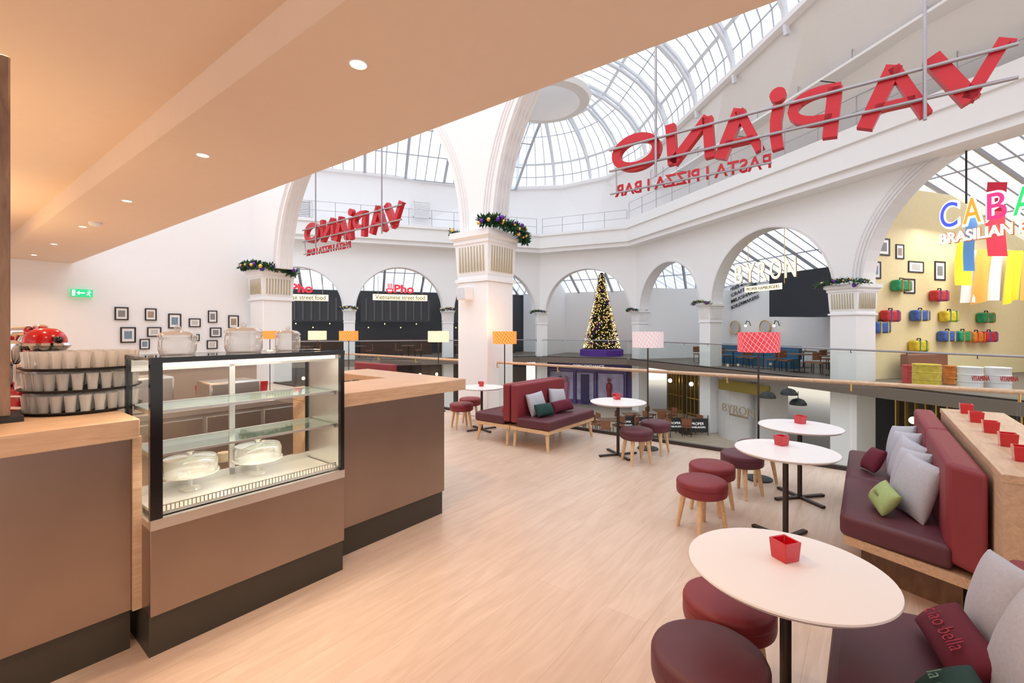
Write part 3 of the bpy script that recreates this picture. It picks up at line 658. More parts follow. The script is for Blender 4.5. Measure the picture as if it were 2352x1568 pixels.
# wide loose drapes with sagging folds
for i,(x0,x1,y0,yl,c_,Yd) in enumerate(((2215,2250,575,695,5,17.0),(2246,2282,572,700,3,16.8),(2278,2318,572,690,5,16.9),(2314,2350,575,700,4,16.7),(2346,2392,578,690,3,16.8))):
    m=M(); nu,nv=8,8; vs=[]
    for u_ in range(nu+1):
        for v_ in range(nv+1):
            fu=u_/nu; fv=v_/nv; q=PD(x0+(x1-x0)*fu-10*fv,y0+(yl-y0)*fv*(1-.10*fu*(i%2)),Yd); q.y+=.10*math.sin(fu*6.28+i)*(.3+fv); vs.append(q)
    m.add(vs,[(u_*(nv+1)+v_,(u_+1)*(nv+1)+v_,(u_+1)*(nv+1)+v_+1,u_*(nv+1)+v_+1) for u_ in range(nu) for v_ in range(nv)])
    tag(m.build('fabric_drape',mat('fabric_%d'%c_,FCOL[c_],.8),smooth=True),'wide loose %s fabric drape hanging from ceiling'%{5:'white',3:'orange',4:'yellow'}[c_],'drape','fabric drapes')
def drum(px,py,mt,lt=None,r=.3,h=.85,Lb='painted ribbed metal drum used as a stool'):
    p=P(px,py,0); o=thing('oil_drum',Lb,'drum',p,0,'painted drums'); m=M()
    m.lathe([(r,0),(r+.012,.02),(r,.05),(r,h*.32),(r+.015,h*.34),(r,h*.36),(r,h*.63),(r+.015,h*.65),(r,h*.67),(r,h-.04),(r+.012,h-.02),(r,h),(r-.02,h-.015)],24); m.build('body',mt,o,smooth=True)
    if lt: text(lt,'lettering',SRED,o,p+Vector((-.26,-r-.02,h*.42)),(1,0,0),w=.52,h=.14,ext=.01)
drum(2128,888,BC[4],None,.34,.7); drum(2228,893,TOPW,'VITAMINA',.28,.66); drum(2292,895,TOPW,'VITAMINA',.28,.66); drum(2088,880,BC[0],None,.18,.6); drum(2180,882,BC[3],None,.15,.6); drum(2262,888,BC[4],None,.12,.6)
o=thing('leather_sofa','brown leather sofa by yellow wall','sofa',FRr.p(13.4,3.2,0),math.atan2(pdir.y,pdir.x)); m=M(); m.box(-1.1,1.1,-.5,.3,.12,.45); m.build('seat',TAN,o,bevel=.05); m=M(); m.box(-1.1,1.1,.15,.4,.4,.9); m.build('backrest',TAN,o,bevel=.05)
for x in (-1,1):
    for y in (-.4,.2): m=M(); m.tube([(x,y,0),(x,y,.13)],.03,6); m.build('leg',DSTEEL,o)
# ---------- christmas tree
tp=Vector(((1382-1176)/F*31.0,31.0,0)); o=thing('christmas_tree','tall lit christmas tree with gold and purple baubles on purple plinth','christmas tree',tp); o.scale=(1.09,)*3
m=M(); m.lathe([(1.35,0),(1.35,.36),(1.25,.42)],8); m.build('plinth',mat('purple_cloth',(.1,.02,.3),.7),o)
m=M(); m.lathe([(.12,.40),(.06,4.9)],8); m.build('trunk',DWOOD,o)
TG=mat('fir_olive',(.07,.075,.02),.7,var=.4,scale=30)
m=M()
for i in range(4600):
    z=.45+4.65*(random.random()**1.35); r=1.05*(1-(z-.45)/4.8); a=random.random()*6.283; r*=.65+.35*random.random()
    c=Vector((r*math.cos(a),r*math.sin(a),z)); dv=Vector((math.cos(a),math.sin(a),-.35))*.22; sd=Vector((-math.sin(a),math.cos(a),0))*.08
    m.add([c-dv*.6-sd,c-dv*.6+sd,c+dv],[(0,1,2)])
m.lathe([(.85,.45),(.02,5.0)],16)
fo=m.build('foliage',TG,o); fo['kind']='stuff'
m=M()
for i in range(1000):
    z=.5+4.55*(random.random()**1.35); r=1.14*(1-(z-.45)/4.85); a=random.random()*6.283; m.sphere((r*math.cos(a),r*math.sin(a),z),.022,5,4)
q=m.build('fairy_light',FAIRY,o); q['kind']='stuff'
for i in range(96):
    z=.55+4.2*(random.random()**1.35); r=1.12*(1-(z-.45)/4.85); a=-math.pi*random.random()
    if i<2:
        m=M(); m.sphere((0,0,0),.07,10,8); b=m.build('bauble',[GOLD,PURPB][i],o,smooth=True,loc=(r*math.cos(a),r*math.sin(a),z))
        if i==0: gb=b
        else: pb=b
    else:
        b=(pb if i%3==0 else gb).copy(); COL.objects.link(b); b.parent=o; b.location=(r*math.cos(a),r*math.sin(a),z)
m=M(); m.add([Vector((math.cos(a)*(.2 if j%2 else .09),0,math.sin(a)*(.2 if j%2 else .09))) for j,a in enumerate([math.pi/2+math.pi*(q_+1)/5 for q_ in range(10)])],[list(range(10))]); m.build('star',BULB,o,loc=(0,0,5.1))
# ---------- garlands on capitals
def garland(path,rad,nl,nb,br):
    path=[Vector(p) for p in path]; c0=path[len(path)//2]; o=thing('garland','evergreen garland with purple and gold baubles on capital','garland',c0,0,'festive garlands'); m=M()
    def at(f):
        f*=len(path)-1; i=min(int(f),len(path)-2); return path[i].lerp(path[i+1],f-i)
    for i in range(nl):
        p=at(random.random())-c0; dv=Vector((random.gauss(0,1),random.gauss(0,1),random.gauss(0,.8))).normalized(); sd=dv.orthogonal().normalized()*rad*.18
        c=p+dv*rad*random.random()*.6; m.add([c-sd,c+sd,c+dv*rad*.5],[(0,1,2)])
    f=m.build('foliage',LEAF,o); f['kind']='stuff'
    for i in range(nb):
        dv=Vector((random.gauss(0,1),random.gauss(0,1)-1.0,random.gauss(0,.7))).normalized(); p=at((i+.5)/nb)-c0+dv*rad*.8
        m=M(); m.sphere((0,0,0),br*random.choice((.7,1,1.2)),10,8); m.build('bauble',PURPB if i%3==1 else GOLD,o,smooth=True,loc=p)
cc=ST(sc_,tc); Rm=lambda s,t,z:cc+ST(s,t,z)
garland([Rm(-.55,-.35,3.88),Rm(-.45,-.62,3.88),Rm(-.1,-.72,3.82),Rm(.3,-.72,3.74),Rm(.5,-.68,3.6)],.17,1000,20,.042)
garland([Rm(-.4,.62,3.82),Rm(-.2,.66,3.8),Rm(.2,.68,3.75)],.12,260,5,.04)
cl=ST(sc_,tl)
garland([cl+ST(-.72,.5,3.84),cl+ST(-.75,0,3.86),cl+ST(-.72,-.65,3.82),cl+ST(-.1,-.75,3.78),cl+ST(.45,-.75,3.62)],.2,900,18,.055)
for fr,d_,h_,z_ in ((FL,5.47,.42,2.98),(FL,11.3,.42,2.98),(FM,0,.46,2.94),(FRr,0,.46,2.94),(FRr,5.9,.5,3.05),(FRr,12.66,.66,3.36)):
    garland([fr.p(d_-h_*1.3,-.3,z_-.05),fr.p(d_-h_*.6,-.42,z_+.04),fr.p(d_,-.45,z_+.06),fr.p(d_+h_*.6,-.42,z_+.04),fr.p(d_+h_*1.3,-.3,z_-.05)],.14+.06*(h_>.6),420,9,.05)
# ---------- pictures on left wall, exit sign
for i,(x,y,w,h) in enumerate(((279,720,32,30),(346,722,28,28),(401,737,32,34),(447,741,30,20),(488,727,24,28),(536,739,28,30),(294,769,36,36),(354,762,34,22),(495,763,30,22),(448,775,22,16),(332,790,24,24),(487,791,28,20))):
    p=hit(x,y,ST(0,16.88),ST(0,1)); s_=p.y/F; picture(p,ST(1,0),w*s_*.78,h*s_,PR[i%4],lab='small framed picture in black frame on white wall',grp='framed pictures on white wall')
p=hit(188,673,ST(0,16.8),ST(0,1)); o=thing('exit_sign','green emergency exit sign with arrow and running figure','sign',p); ex=ST(1,0); n=ex.cross(UP)
g=lambda a,b,c:p+ex*a*.55+n*b+UP*c*.85
def gbox(m,a0,a1,b0,b1,c0,c1): m.fbox(p,ex*.55,n,UP*.85,a0,a1,b0,b1,c0,c1)
m=M(); gbox(m,-.4,.4,-.04,.03,-.12,.12); m.build('sign_panel',EXITG,o,world=True,bevel=.005)
m=M(); gbox(m,-.12,.1,.035,.04,-.015,.02); m.add([g(-.2,.036,0),g(-.1,.036,.07),g(-.1,.036,-.07)],[(0,1,2)]); gbox(m,-.36,-.25,.032,.04,-.09,.09)
m.sphere(g(.27,.035,.07),.02,8,6); m.tube([g(.27,.036,.04),g(.24,.036,-.02),g(.17,.036,-.06)],.012,5); m.tube([g(.24,.036,-.02),g(.3,.036,-.09)],.012,5); m.tube([g(.18,.036,.02),g(.33,.036,.02)],.009,5); m.build('symbol',WEM,o,world=True)
p=P(219,511,HC); o=thing('smoke_detector','round white smoke detector on ceiling','detector',p); m=M(); m.lathe([(.09,0),(.09,-.03),(.06,-.06),(1e-5,-.065)],20); m.build('housing',WHITE2,o,smooth=True)
# ---------- downlights, plus added fill spots
DL=None
WL=(1,.68,.43)
for px,py in ((823,147),(466,356),(292,461),(190,520),(124,560),(78,585)):
    p=P(px,py,HC)
    if DL is None:
        DL=thing('recessed_downlight','round recessed ceiling downlight glowing warm white','light',p,0,'ceiling downlights')
        m=M(); m.shell([(.048,-.001),(.056,-.008),(.062,-.001)],24); m.build('trim_ring',TOPW,DL,smooth=True)
        m=M(); m.lathe([(.047,-.004),(.043,-.006)],24); m.build('lens',mat('downlight_lens',(1,1,1),.3,emit=(1,.93,.8),es=6),DL)
    else: dup(DL,p)
    l=bpy.data.lights.new('downlight_and_fill_spot','SPOT'); l.energy=95; l.color=WL; l.spot_size=2.3; l.spot_blend=.8; l.shadow_soft_size=.06
    lo=bpy.data.objects.new('downlight_and_fill_spot',l); COL.objects.link(lo); lo.location=p-UP*.03
for s_,t_ in ((.3,1.2),(.3,3.6),(.3,6.0),(-2,3.5),(-1.5,1),(-2,-2)):  # unseen spots added for warm fill, without fittings
    l=bpy.data.lights.new('downlight_and_fill_spot','SPOT'); l.energy=95; l.color=WL; l.spot_size=2.4; l.spot_blend=.8; l.shadow_soft_size=.06
    lo=bpy.data.objects.new('downlight_and_fill_spot',l); COL.objects.link(lo); lo.location=ST(s_,t_,HU-.03)
for s_,t_,e in ((.2,6.5,14),(.2,10.5,32)):
    l=bpy.data.lights.new('cove_lamp','AREA'); l.energy=e; l.color=(1,.66,.30); l.shape='RECTANGLE'; l.size=3; l.size_y=.2
    lo=bpy.data.objects.new('cove_lamp',l); COL.objects.link(lo); lo.location=ST(s_,t_,2.4); lo.rotation_euler=(math.pi,0,ANG+math.pi/2)
# ---------- bar counters
def panel_unit(s0,s1,t0,t1,z1,name,label):
    o=thing(name,label,'counter',ST(s0,t0),ANG)
    m=M(); m.box(0,s1-s0,.0,t1-t0,.22,z1); m.build('front_panel',BRONZE,o,bevel=.004)
    m=M(); m.box(0,s1-s0,.03,t1-t0,0,.22); m.build('plinth',PLINTH,o)
    return o
panel_unit(-1.8,.70,3.17,3.9,1.165,'bar_counter','bronze-fronted bar counter with dark plinth')
o=panel_unit(1.93,3.04,3.17,3.8,1.165,'bar_counter','bronze-fronted bar counter end unit with dark plinth')
m=M(); m.box(-.04,0,-.015,.6,.22,1.165); m.build('oak_stile',OAK,o)
o=thing('bar_worktop','thick light oak worktop on bar counter','worktop',ST(-1.8,3.1),ANG); m=M(); m.box(0,2.52,0,1.5,1.165,1.27); m.build('slab',OAK,o,bevel=.005); m=M(); m.box(2.50,2.54,.05,.5,0.22,1.165); m.build('oak_stile',OAK,o)
o=thing('bar_worktop','L-shaped light oak worktop on bar counter end','worktop',ST(1.9,3.1),ANG)
m=M(); m.prism([(0,0),(1.36,0),(1.46,1.75),(.95,1.75),(.95,.7),(0,.7)],1.165,1.27); m.build('slab',OAK,o,bevel=.005)
o=thing('bar_counter','bronze-fronted return counter behind bar end','counter',ST(2.85,3.81),ANG); m=M(); m.box(0,.3,0,1.0,.0,1.165); m.build('body',BRONZE,o)
o=thing('back_counter','stainless steel preparation counter behind bar','counter',ST(.6,5.2),ANG); m=M(); m.box(0,2.2,0,.7,0,.92)
m.build('body',LSTEEL,o); m=M(); m.box(-.02,2.22,-.03,.72,.92,.97); m.build('worktop',LSTEEL,o)
for j in range(4): m=M(); m.box(.03+j*.55,.55+j*.55,-.02,0,.1,.88); m.build('drawer',STEEL,o,bevel=.004)
m=M(); m.box(.3,.9,.1,.5,.97,1.3); m.box(1.2,1.7,.1,.5,.97,1.2); m.build('appliance',STEEL,o,bevel=.02)
o=thing('bar_sink','steel drop-in tray with small black containers','sink',ST(2.0,3.85),ANG); m=M(); m.box(0,.8,0,.5,1.1,1.2); m.build('tray',STEEL,o)
for i in range(7): m=M(); m.lathe([(.035,0),(.035,.04)],10,(.1+i*.1,.25,1.2)); m.build('container',BLACKM,o)
for i,(a_,b_) in enumerate(((1.85,5.7),(2.2,5.5),(2.45,5.6))):
    m=M(); m.lathe([(.04,0),(.055,.18),(.05,.18)],16); tag(m.build('plastic_cup',[SLICER,GOLD,SLICER][i],loc=ST(a_,b_,.97),smooth=True),'%s cup standing on steel counter'%['red','brass','red'][i],'cup')
o=thing('back_bar_shelf','light oak back bar shelf unit','shelf',ST(-.6,6.3),ANG); m=M(); m.box(0,3.4,0,.4,1.36,1.42); m.build('board',OAK,o); m=M(); m.box(.02,3.3,.05,.35,0,1.36); m.build('body',mat('back_bar_body',(.5,.43,.37),.5),o)
o=thing('wooden_post','tall brown wooden post standing on bar counter','post',P(-16,968,1.27),ANG); m=M(); m.box(-.09,.055,-.09,.09,.03,1.9); m.build('shaft',POSTW,o,bevel=.008); m=M(); m.box(-.14,.1,-.12,.14,0,.03); m.build('base_plate',BLACKM,o)
# ---------- display case
o=thing('display_case','black-framed glass refrigerated display case with bronze base','display case',ST(.74,3.0),ANG); W=1.14; D=.5
m=M(); m.box(0,W,0,D,.22,.68); m.build('base_panel',BRONZE,o,bevel=.003)
m=M(); m.box(0,W,.02,D,0,.22); m.build('plinth',PLINTH,o)
m=M(); m.box(0,W,-.005,.03,.68,.735); m.box(0,W,.03,D,.68,.72); m.build('steel_sill',STEEL,o)
m=M(); m.box(0,.055,0,.03,.735,1.6); m.box(W-.03,W,0,.03,.735,1.6); m.box(0,.03,D-.03,D,.72,1.6); m.box(W-.03,W,D-.03,D,.72,1.6); m.box(0,W,-.005,.03,1.572,1.6); m.build('frame',BLACK,o)
m=M(); m.box(0,W,.03,.3,1.585,1.6); m.build('top_panel',glassmat('smoked_glass',(.5,.5,.5),.3),o)
m=M(); m.box(0,W,.3,D,1.575,1.6); m.build('top_cover',BLACK,o)
m=M(); m.add([(.055,.008,.735),(W-.03,.008,.735),(W-.03,.008,1.572),(.055,.008,1.572)],[(0,1,2,3)]); m.build('front_glass',GLASS,o)
m=M(); x=.006; m.add([(x,.03,.72),(x,D-.03,.72),(x,D-.03,1.575),(x,.03,1.575)],[(0,1,2,3)]); m.build('side_glass',GLASS,o)
m=M(); m.box(W-.02,W-.008,.03,D-.03,.72,1.575); m.build('side_panel',STEEL,o)
m=M(); m.box(.02,W-.02,D-.05,D-.03,.74,.8); m.box(.55,.585,D-.05,D-.03,.74,1.57); m.box(.02,W-.02,D-.05,D-.03,1.5,1.57); m.build('rear_door_frame',STEEL,o)
m=M(); m.box(.03,W-.03,.04,D-.05,.74,.755)
m.build('deck',LSTEEL,o)
m=M()
for i in range(52): m.box(.06+i*.0203,.066+i*.0203,.045,.05,.755,.785)
m.box(.05,W-.04,.044,.051,.785,.79); m.build('air_grille',STEEL,o)
for z in (1.06,1.3):
    m=M(); m.box(.03,W-.03,.06,D-.08,z,z+.006); m.build('glass_shelf',SHELFG,o)
    m=M(); m.box(.03,W-.03,D-.08,D-.06,z-.03,z+.008); m.box(.03,W-.03,.055,.062,z-.006,z+.008); m.box(.03,.045,.06,D-.06,z-.02,z);m.box(W-.045,W-.03,.06,D-.06,z-.02,z); m.build('shelf_bracket',STEEL,o)
m=M(); m.box(.06,W-.05,.04,.06,1.545,1.565); m.build('light_strip',mat('led_strip',(1,.9,.7),.4,emit=(1,.85,.65),es=3),o)
for z_,e_ in ((1.54,11),(1.04,5)):
    l=bpy.data.lights.new('case_lamp','AREA'); l.energy=e_; l.color=(1,.85,.68); l.shape='RECTANGLE'; l.size=1.0; l.size_y=.04; lo=bpy.data.objects.new('case_lamp',l); COL.objects.link(lo); lo.location=ST(.74+.57,3.09,z_); lo.rotation_euler=(0,0,ANG)
CS=None
GC=glassmat('cake_stand_glass',(.94,.95,.95),.45,.14,(.95,.93,.9))
GP=glassmat('cake_plate_glass',(.85,.86,.86),.45,.4,(.95,.93,.9))
for px,py in ((437,1122),(592,1086)):
    p=P(px,py,.755)
    if CS is None:
        CS=thing('cake_stand','glass cake stand with clear domed cover','cake stand',p,0,'cake stands')
        m=M(); m.shell([(.06,0),(.055,.008),(.015,.02),(.012,.08),(.03,.095),(.155,.10),(.157,.11)],28); m.build('stand',GP,CS,smooth=True)
        m=M(); m.shell([(.147,.108),(.149,.175),(.138,.2),(.06,.212),(.02,.214)],28); m.build('dome',GC,CS,smooth=True)
        m=M(); m.shell([(.012,.214),(.01,.226),(.022,.234),(.018,.244),(1e-5,.247)],14); m.build('knob',GP,CS,smooth=True)
    else: dup(CS,p)
m=M(); m.lathe([(.045,0),(.048,.06),(.045,.065)],18); RK=tag(m.build('ceramic_jar',mat('cream_ceramic',(.6,.5,.36),.5,var=.4,scale=20),loc=P(515,1058,.757),smooth=True),'small printed ceramic jar in display case','jar')
for i,(r,h,kn) in enumerate(((.095,.105,.018),(.11,.13,.018),(.082,.11,.016))):
    pos=[(408,2.73),(560,3.02),(661,3.25)][i]; p=Vector(((pos[0]-1176)/F*pos[1],pos[1],1.6))
    o=thing('glass_jar','clear glass biscuit jar with lid','jar',p,0,'glass jars on display case')
    m=M(); m.shell([(.001,.0),(r*.9,.0),(r,.03),(r,h*.8),(r*.93,h)],26); m.build('body',GC,o,smooth=True)
    m=M(); m.shell([(r*1.02,h),(r*1.02,h+.012),(r*.8,h+.03),(r*.2,h+.04),(.001,h+.04)],26); m.build('lid',GC,o,smooth=True)
    m=M(); m.sphere((0,0,h+.053),kn,12,8); m.build('knob',GC,o,smooth=True)
TB=None; tx,ty=.60,3.76
TUM=glassmat('tumbler_glass',(.99,.985,.97),.34,.26,(1,.96,.92))
for j in range(3):
    zt=1.272+j*.122
    o=thing('serving_tray','round black serving tray holding tumblers','tray',ST(tx,ty,zt),0,'stacked serving trays'); m=M(); m.lathe([(.25,0),(.272,.01),(.28,.018),(.274,.018),(.25,.008),(1e-5,.007)],40); m.build('body',BLACKM,o,smooth=True)
    for r,nn in [(0.238,24),(.178,17),(.118,11),(.058,5)]:
        for i in range(nn):
            a=2*math.pi*i/nn+.13*j; p=ST(tx,ty,zt+.009)+Vector((r*math.cos(a),r*math.sin(a),0))
            if TB is None:
                m=M(); m.shell([(.001,.004),(.020,.0),(.021,.02),(.0215,.035),(.0285,.098)],10); TB=tag(m.build('glass_tumbler',TUM,loc=p,smooth=True),'small clear glass tumbler on black tray','glass','tumblers on trays')
            else: dup(TB,p)
# coffee machine
p=Vector(((66-1176)/F*2.75,2.75,1.27))
o=thing('coffee_machine','chrome and red espresso machine with black handle','coffee machine',p,0)
m=M(); m.box(-.18,.06,-.1,.15,.0,.13); m.build('body',SLICER,o,bevel=.03,seg=3)
m=M(); m.box(-.19,.07,-.11,-.1,.02,.035); m.box(-.19,.07,-.11,-.1,.09,.1); m.build('chrome_trim',CHROME,o)
m=M(); m.tube([(-.12,0,.1),(-.12,0,.3),(-.11,0,.4),(-.07,0,.47),(.0,0,.47)],.032,12); m.build('chrome_arm',CHROME,o,smooth=True)
m=M(); m.tube([(.0,.05,.1),(.0,.05,.4)],.022,10); m.lathe([(.03,.12),(.05,.16),(.03,.2)],16,(0,.05,0)); m.build('chrome_column',CHROME,o,smooth=True)
m=M(); m.lathe([(.07,.33),(.115,.37),(.125,.385),(.115,.4),(.09,.405)],28,(.05,.04,0)); m.build('chrome_ring',CHROME,o,smooth=True)
m=M(); m.tube([(-.22,-.08,.28),(-.19,-.09,.36),(-.1,-.1,.44),(.0,-.1,.42)],.024,10); m.lathe([(.035,.28),(.05,.32),(.05,.40),(.02,.42)],16,(.0,-.1,0)); m.build('spout',CHROME,o,smooth=True)
m=M(); m.lathe([(.10,.40),(.098,.43),(.08,.465),(.05,.485),(.02,.49),(1e-5,.49)],28,(.06,.04,0)); m.build('hood',SLICER,o,smooth=True)
m=M(); m.lathe([(.03,.485),(.035,.50),(.02,.51),(1e-5,.512)],14,(.03,.04,0)); m.build('cap',CHROME,o,smooth=True)
m=M(); m.tube([(.15,.0,.43),(.20,-.03,.42)],.010,8); m.sphere((.215,-.035,.42),.022,12,8); m.build('handle',BLACK,o,smooth=True)
# ---------- stools
def stool(p,rz,m_,label,r=.21):
    o=thing('stool',label,'stool',p,rz,'round upholstered stools')
    m=M(); R=r; m.lathe([(1e-5,.31),(R-.03,.31),(R-.005,.325),(R,.345),(R,.385),(R-.004,.388),(R,.392),(R,.42),(R-.008,.437),(R-.03,.448),(1e-5,.45)],40); m.build('seat',m_,o,smooth=True)
    for i in range(4):
        a=math.pi/4+i*math.pi/2; m=M(); m.tube([(math.cos(a)*(R-.01),math.sin(a)*(R-.01),0),(math.cos(a)*(R-.065),math.sin(a)*(R-.065),.31)],.016,8,r2=.027); m.build('leg',OAKL,o,smooth=True)
    return o
LR='round red leather stool with tapered wooden legs'; LP='round burgundy leather stool with tapered wooden legs'
s1=stool((1.66,4.0,0),.3,RED,LR); s2=stool((2.45,4.87,0),.5,PURP,LP)
dup(s1,(1.95,4.46,0),.7); dup(s2,(2.84,5.3,0),.2); dup(s2,(1.645,6.04,0),.2); dup(s2,(2.05,6.53,0),.9)
dup(s1,(-.9,8.15,0),.4); dup(s1,(-.8,8.75,0),.1); dup(s1,(1.06,2.24,0),.9)
stool((.80,1.86,0),.5,PURP,LP,.225)
# ---------- tables
def table(p,rz):
    o=thing('cafe_table','round white-topped pedestal cafe table with dark metal cross base','table',p,rz,'round cafe tables'); R=.383
    m=M(); m.lathe([(1e-5,.728),(R-.015,.728),(R,.742),(R,.744),(R-.002,.75),(1e-5,.75)],64); m.build('table_top',TOPW,o,smooth=True)
    m=M(); m.shell([(R-.018,.727),(R+.001,.742)],64); m.build('edge_band',EDGE,o,smooth=True)
    m=M(); m.lathe([(.022,.02),(.022,.72)],16); m.lathe([(.09,.715),(.09,.727)],16); m.build('pedestal',DSTEEL,o,smooth=True)
    m=M()
    for i in range(4):
        a=i*math.pi/2; ex=Vector((math.cos(a),math.sin(a),0)); ey=Vector((-ex.y,ex.x,0)); m.fbox((0,0,0),ex,ey,UP,0,.29,-.022,.022,.008,.026); m.fbox((0,0,0),ex,ey,UP,.26,.29,-.018,.018,0,.008)
    m.build('cross_base',DSTEEL,o,bevel=.003)
    return o
tb=table((1.155,1.93,0),.2)
TPS=[(1.155,1.93,0),(2.28,3.81,0),(2.99,4.75,0),(1.48,6.38,0),(-.53,8.0,0)]
for i,q in enumerate(TPS[1:]): dup(tb,q,[.5,.2,.3,.6][i])
CH=None
def candle(p,rz):
    global CH
    if CH is None:
        CH=thing('candle_holder','square red glass tealight holder','candle holder',p,rz,'red candle holders')
        q=lambda a:[(-a,-a),(a,-a),(a,a),(-a,a)]
        m=M(); m.prism(q(.038),0,.014,q(.039))
        for (a0,a1) in ((0,1),(1,2),(2,3),(3,0)):
            A=q(.039);B=q(.044);C=q(.032);D_=q(.037)
            m.add([(*A[a0],.014),(*A[a1],.014),(*B[a1],.085),(*B[a0],.085),(*C[a0],.016),(*C[a1],.016),(*D_[a1],.085),(*D_[a0],.085)],[(0,1,2,3),(5,4,7,6),(3,2,6,7)])
        m.build('holder',REDG,CH,bevel=.003)
        m=M(); m.lathe([(.018,.015),(.018,.03)],12); m.build('candle',CANDLE,CH)
    else: dup(CH,p,rz)
for px,py,z in ((1803,1283,.75),(1795,1022,.75),(1838,972,.75),(1417,917,.75),(1105,887,.75)): candle(P(px,py,z),.3)
# ---------- benches
def cush(o,poly,z0,z1,m_,name='seat_cushion',bev=.035):
    m=M(); m.prism(poly,z0,z1); return m.build(name,m_,o,bevel=bev,seg=4)
o=thing('upholstered_bench','long burgundy bench with red backrest on oak base','bench',ST(3.9,.15),ANG,'upholstered benches')
cush(o,[(.08,0),(1.14,0),(1.14,-.52),(-.14,-.56)],.30,.45,PURP); cush(o,[(1.15,0),(2.3,0),(2.3,-.52),(1.15,-.52)],.30,.45,PURP)
cush(o,[(-.1,-.53),(1.13,-.53),(1.13,-.68),(-.27,-.69)],.34,.95,REDL,'back_cushion'); cush(o,[(1.15,-.53),(2.3,-.53),(2.3,-.68),(1.15,-.68)],.34,.95,REDL,'back_cushion')
m=M(); m.prism([(.1,-.02),(2.28,-.02),(2.28,-.66),(-.2,-.66)],.24,.30); m.build('oak_frame',OAK,o)
m=M(); m.prism([(.25,-.12),(2.2,-.12),(2.2,-.62),(.02,-.62)],.0,.24); m.build('plinth',DWOOD,o)
o=thing('shelf_unit','oak ledge unit standing behind bench','shelf',ST(3.45,-.56),ANG); m=M(); m.box(0,2.5,-.4,0,0,.955); m.build('body',OAK,o); m=M(); m.box(-.01,2.52,-.42,.005,.955,1.0); m.build('top',OAK,o,bevel=.004)
for px,py in ((2219,949),(2242,969),(2275,993),(2315,1024),(2350,1058)): candle(P(px,py,1.0),ANG)
o=thing('upholstered_bench','burgundy bench with red backrest on oak base','bench',ST(.5,.12),ANG,'upholstered benches')
cush(o,[(0,0),(2.22,0),(2.38,-.56),(0,-.56)],.30,.45,PURP); cush(o,[(0,-.58),(2.3,-.58),(2.3,-.72),(0,-.72)],.34,.80,REDL,'back_cushion')
m=M(); m.prism([(.02,-.66),(2.34,-.66),(2.2,-.02),(.02,-.02)],.24,.30); m.build('oak_frame',OAK,o)
m=M(); m.box(.1,2.1,-.62,-.12,0,.24); m.build('plinth',DWOOD,o)
for sgn,t0,lab in ((1,4.22,'red bench facing window on oak legs'),(-1,4.24,'red bench on oak legs with high backrest')):
    o=thing('upholstered_bench',lab,'bench',ST(5.4,t0),ANG,'upholstered benches'); g_=1 if sgn==1 else -1
    Q=lambda pts:[(a,b*g_) for a,b in pts]
    cush(o,Q([(0,.13),(1.35,.13),(1.35,.72),(0,.72)]),.31,.45,PURP,bev=.03)
    cush(o,Q([(0,.02),(1.35,.02),(1.35,.15),(0,.15)]),.36,.93,REDL,'back_cushion',.03)
    m=M(); m.prism(Q([(0,.02),(1.36,.02),(1.36,.70),(0,.70)]),.26,.31); m.build('oak_frame',OAKL,o)
    for x,y,dx,dy in ((.06,.08,-.04,0),(1.29,.08,.04,0),(.06,.64,-.04,.04),(1.29,.64,.04,.04)):
        m=M(); m.tube([(x+dx,(y+dy)*g_,0),(x,y*g_,.27)],.018,8,r2=.03); m.build('leg',OAKL,o,smooth=True)
o=thing('upholstered_bench','red bench with high backrest near glass balustrade','bench',ST(6.1,8.6),ANG,'upholstered benches')
cush(o,[(0,0),(.6,0),(.6,1.5),(0,1.5)],.30,.45,PURP); cush(o,[(.5,0),(.65,0),(.65,1.5),(.5,1.5)],.36,.95,REDL,'back_cushion'); m=M(); m.box(.02,.6,.05,1.45,0,.3); m.build('base',OAK,o)
# ---------- cushions
def pillow(p,face,tilt,w,h,d,m_,lab,roll=0):
    f=Vector(face).normalized(); right=UP.cross(f).normalized()
    R=Matrix((right,UP,f)).transposed(); R=Matrix.Rotation(-tilt,3,right)@R; R=R@Matrix.Rotation(roll,3,'Z')
    n=12; m=M()
    for sg in (1,-1):
        vs=[]
        for i in range(n+1):
            for j in range(n+1):
                u=-1+2*i/n; v=-1+2*j/n; u=math.sin(u*math.pi/2); v=math.sin(v*math.pi/2)
                x=w/2*u*(1-.08*(1-v*v)*abs(u)**2)*(1-.04*v*v*u*u); y=h/2*v*(1-.08*(1-u*u)*abs(v)**2)*(1-.04*v*v*u*u)
                z=sg*d/2*max(0,(1-u*u)*(1-v*v))**.38*(1+.06*math.sin(5*u+3*v)); vs.append(Vector((x,y,z)))
        m.add(vs,[(i*(n+1)+j,(i+1)*(n+1)+j,(i+1)*(n+1)+j+1,i*(n+1)+j+1) for i in range(n) for j in range(n)])
    o=m.build('cushion',m_,smooth=True); o.location=p; o.rotation_euler=R.to_euler(); tag(o,lab,'cushion','scatter cushions'); return o
VF=ST(0,1)
GL='grey linen scatter cushion leaning on bench backrest'
for s_,h_,t_ in ((5.9,.38,.2),(5.45,.40,.15),(5.05,.40,-.1),(4.65,.40,.1),(4.28,.42,-.05)):
    pillow(ST(s_,-.27,.45+h_*.47),VF+ST(-.45,0),.26,h_,h_,.13,GREY,GL,t_)
pillow(ST(5.3,-.05,.57),VF+ST(-.3,0),.5,.28,.23,.11,DRED,'burgundy velvet cushion on bench',.1)
pl=pillow(ST(4.22,-.10,.55),VF+ST(-.3,0),.6,.32,.19,.11,GREEN,'lime green cushion with small lettering on bench',-.1)
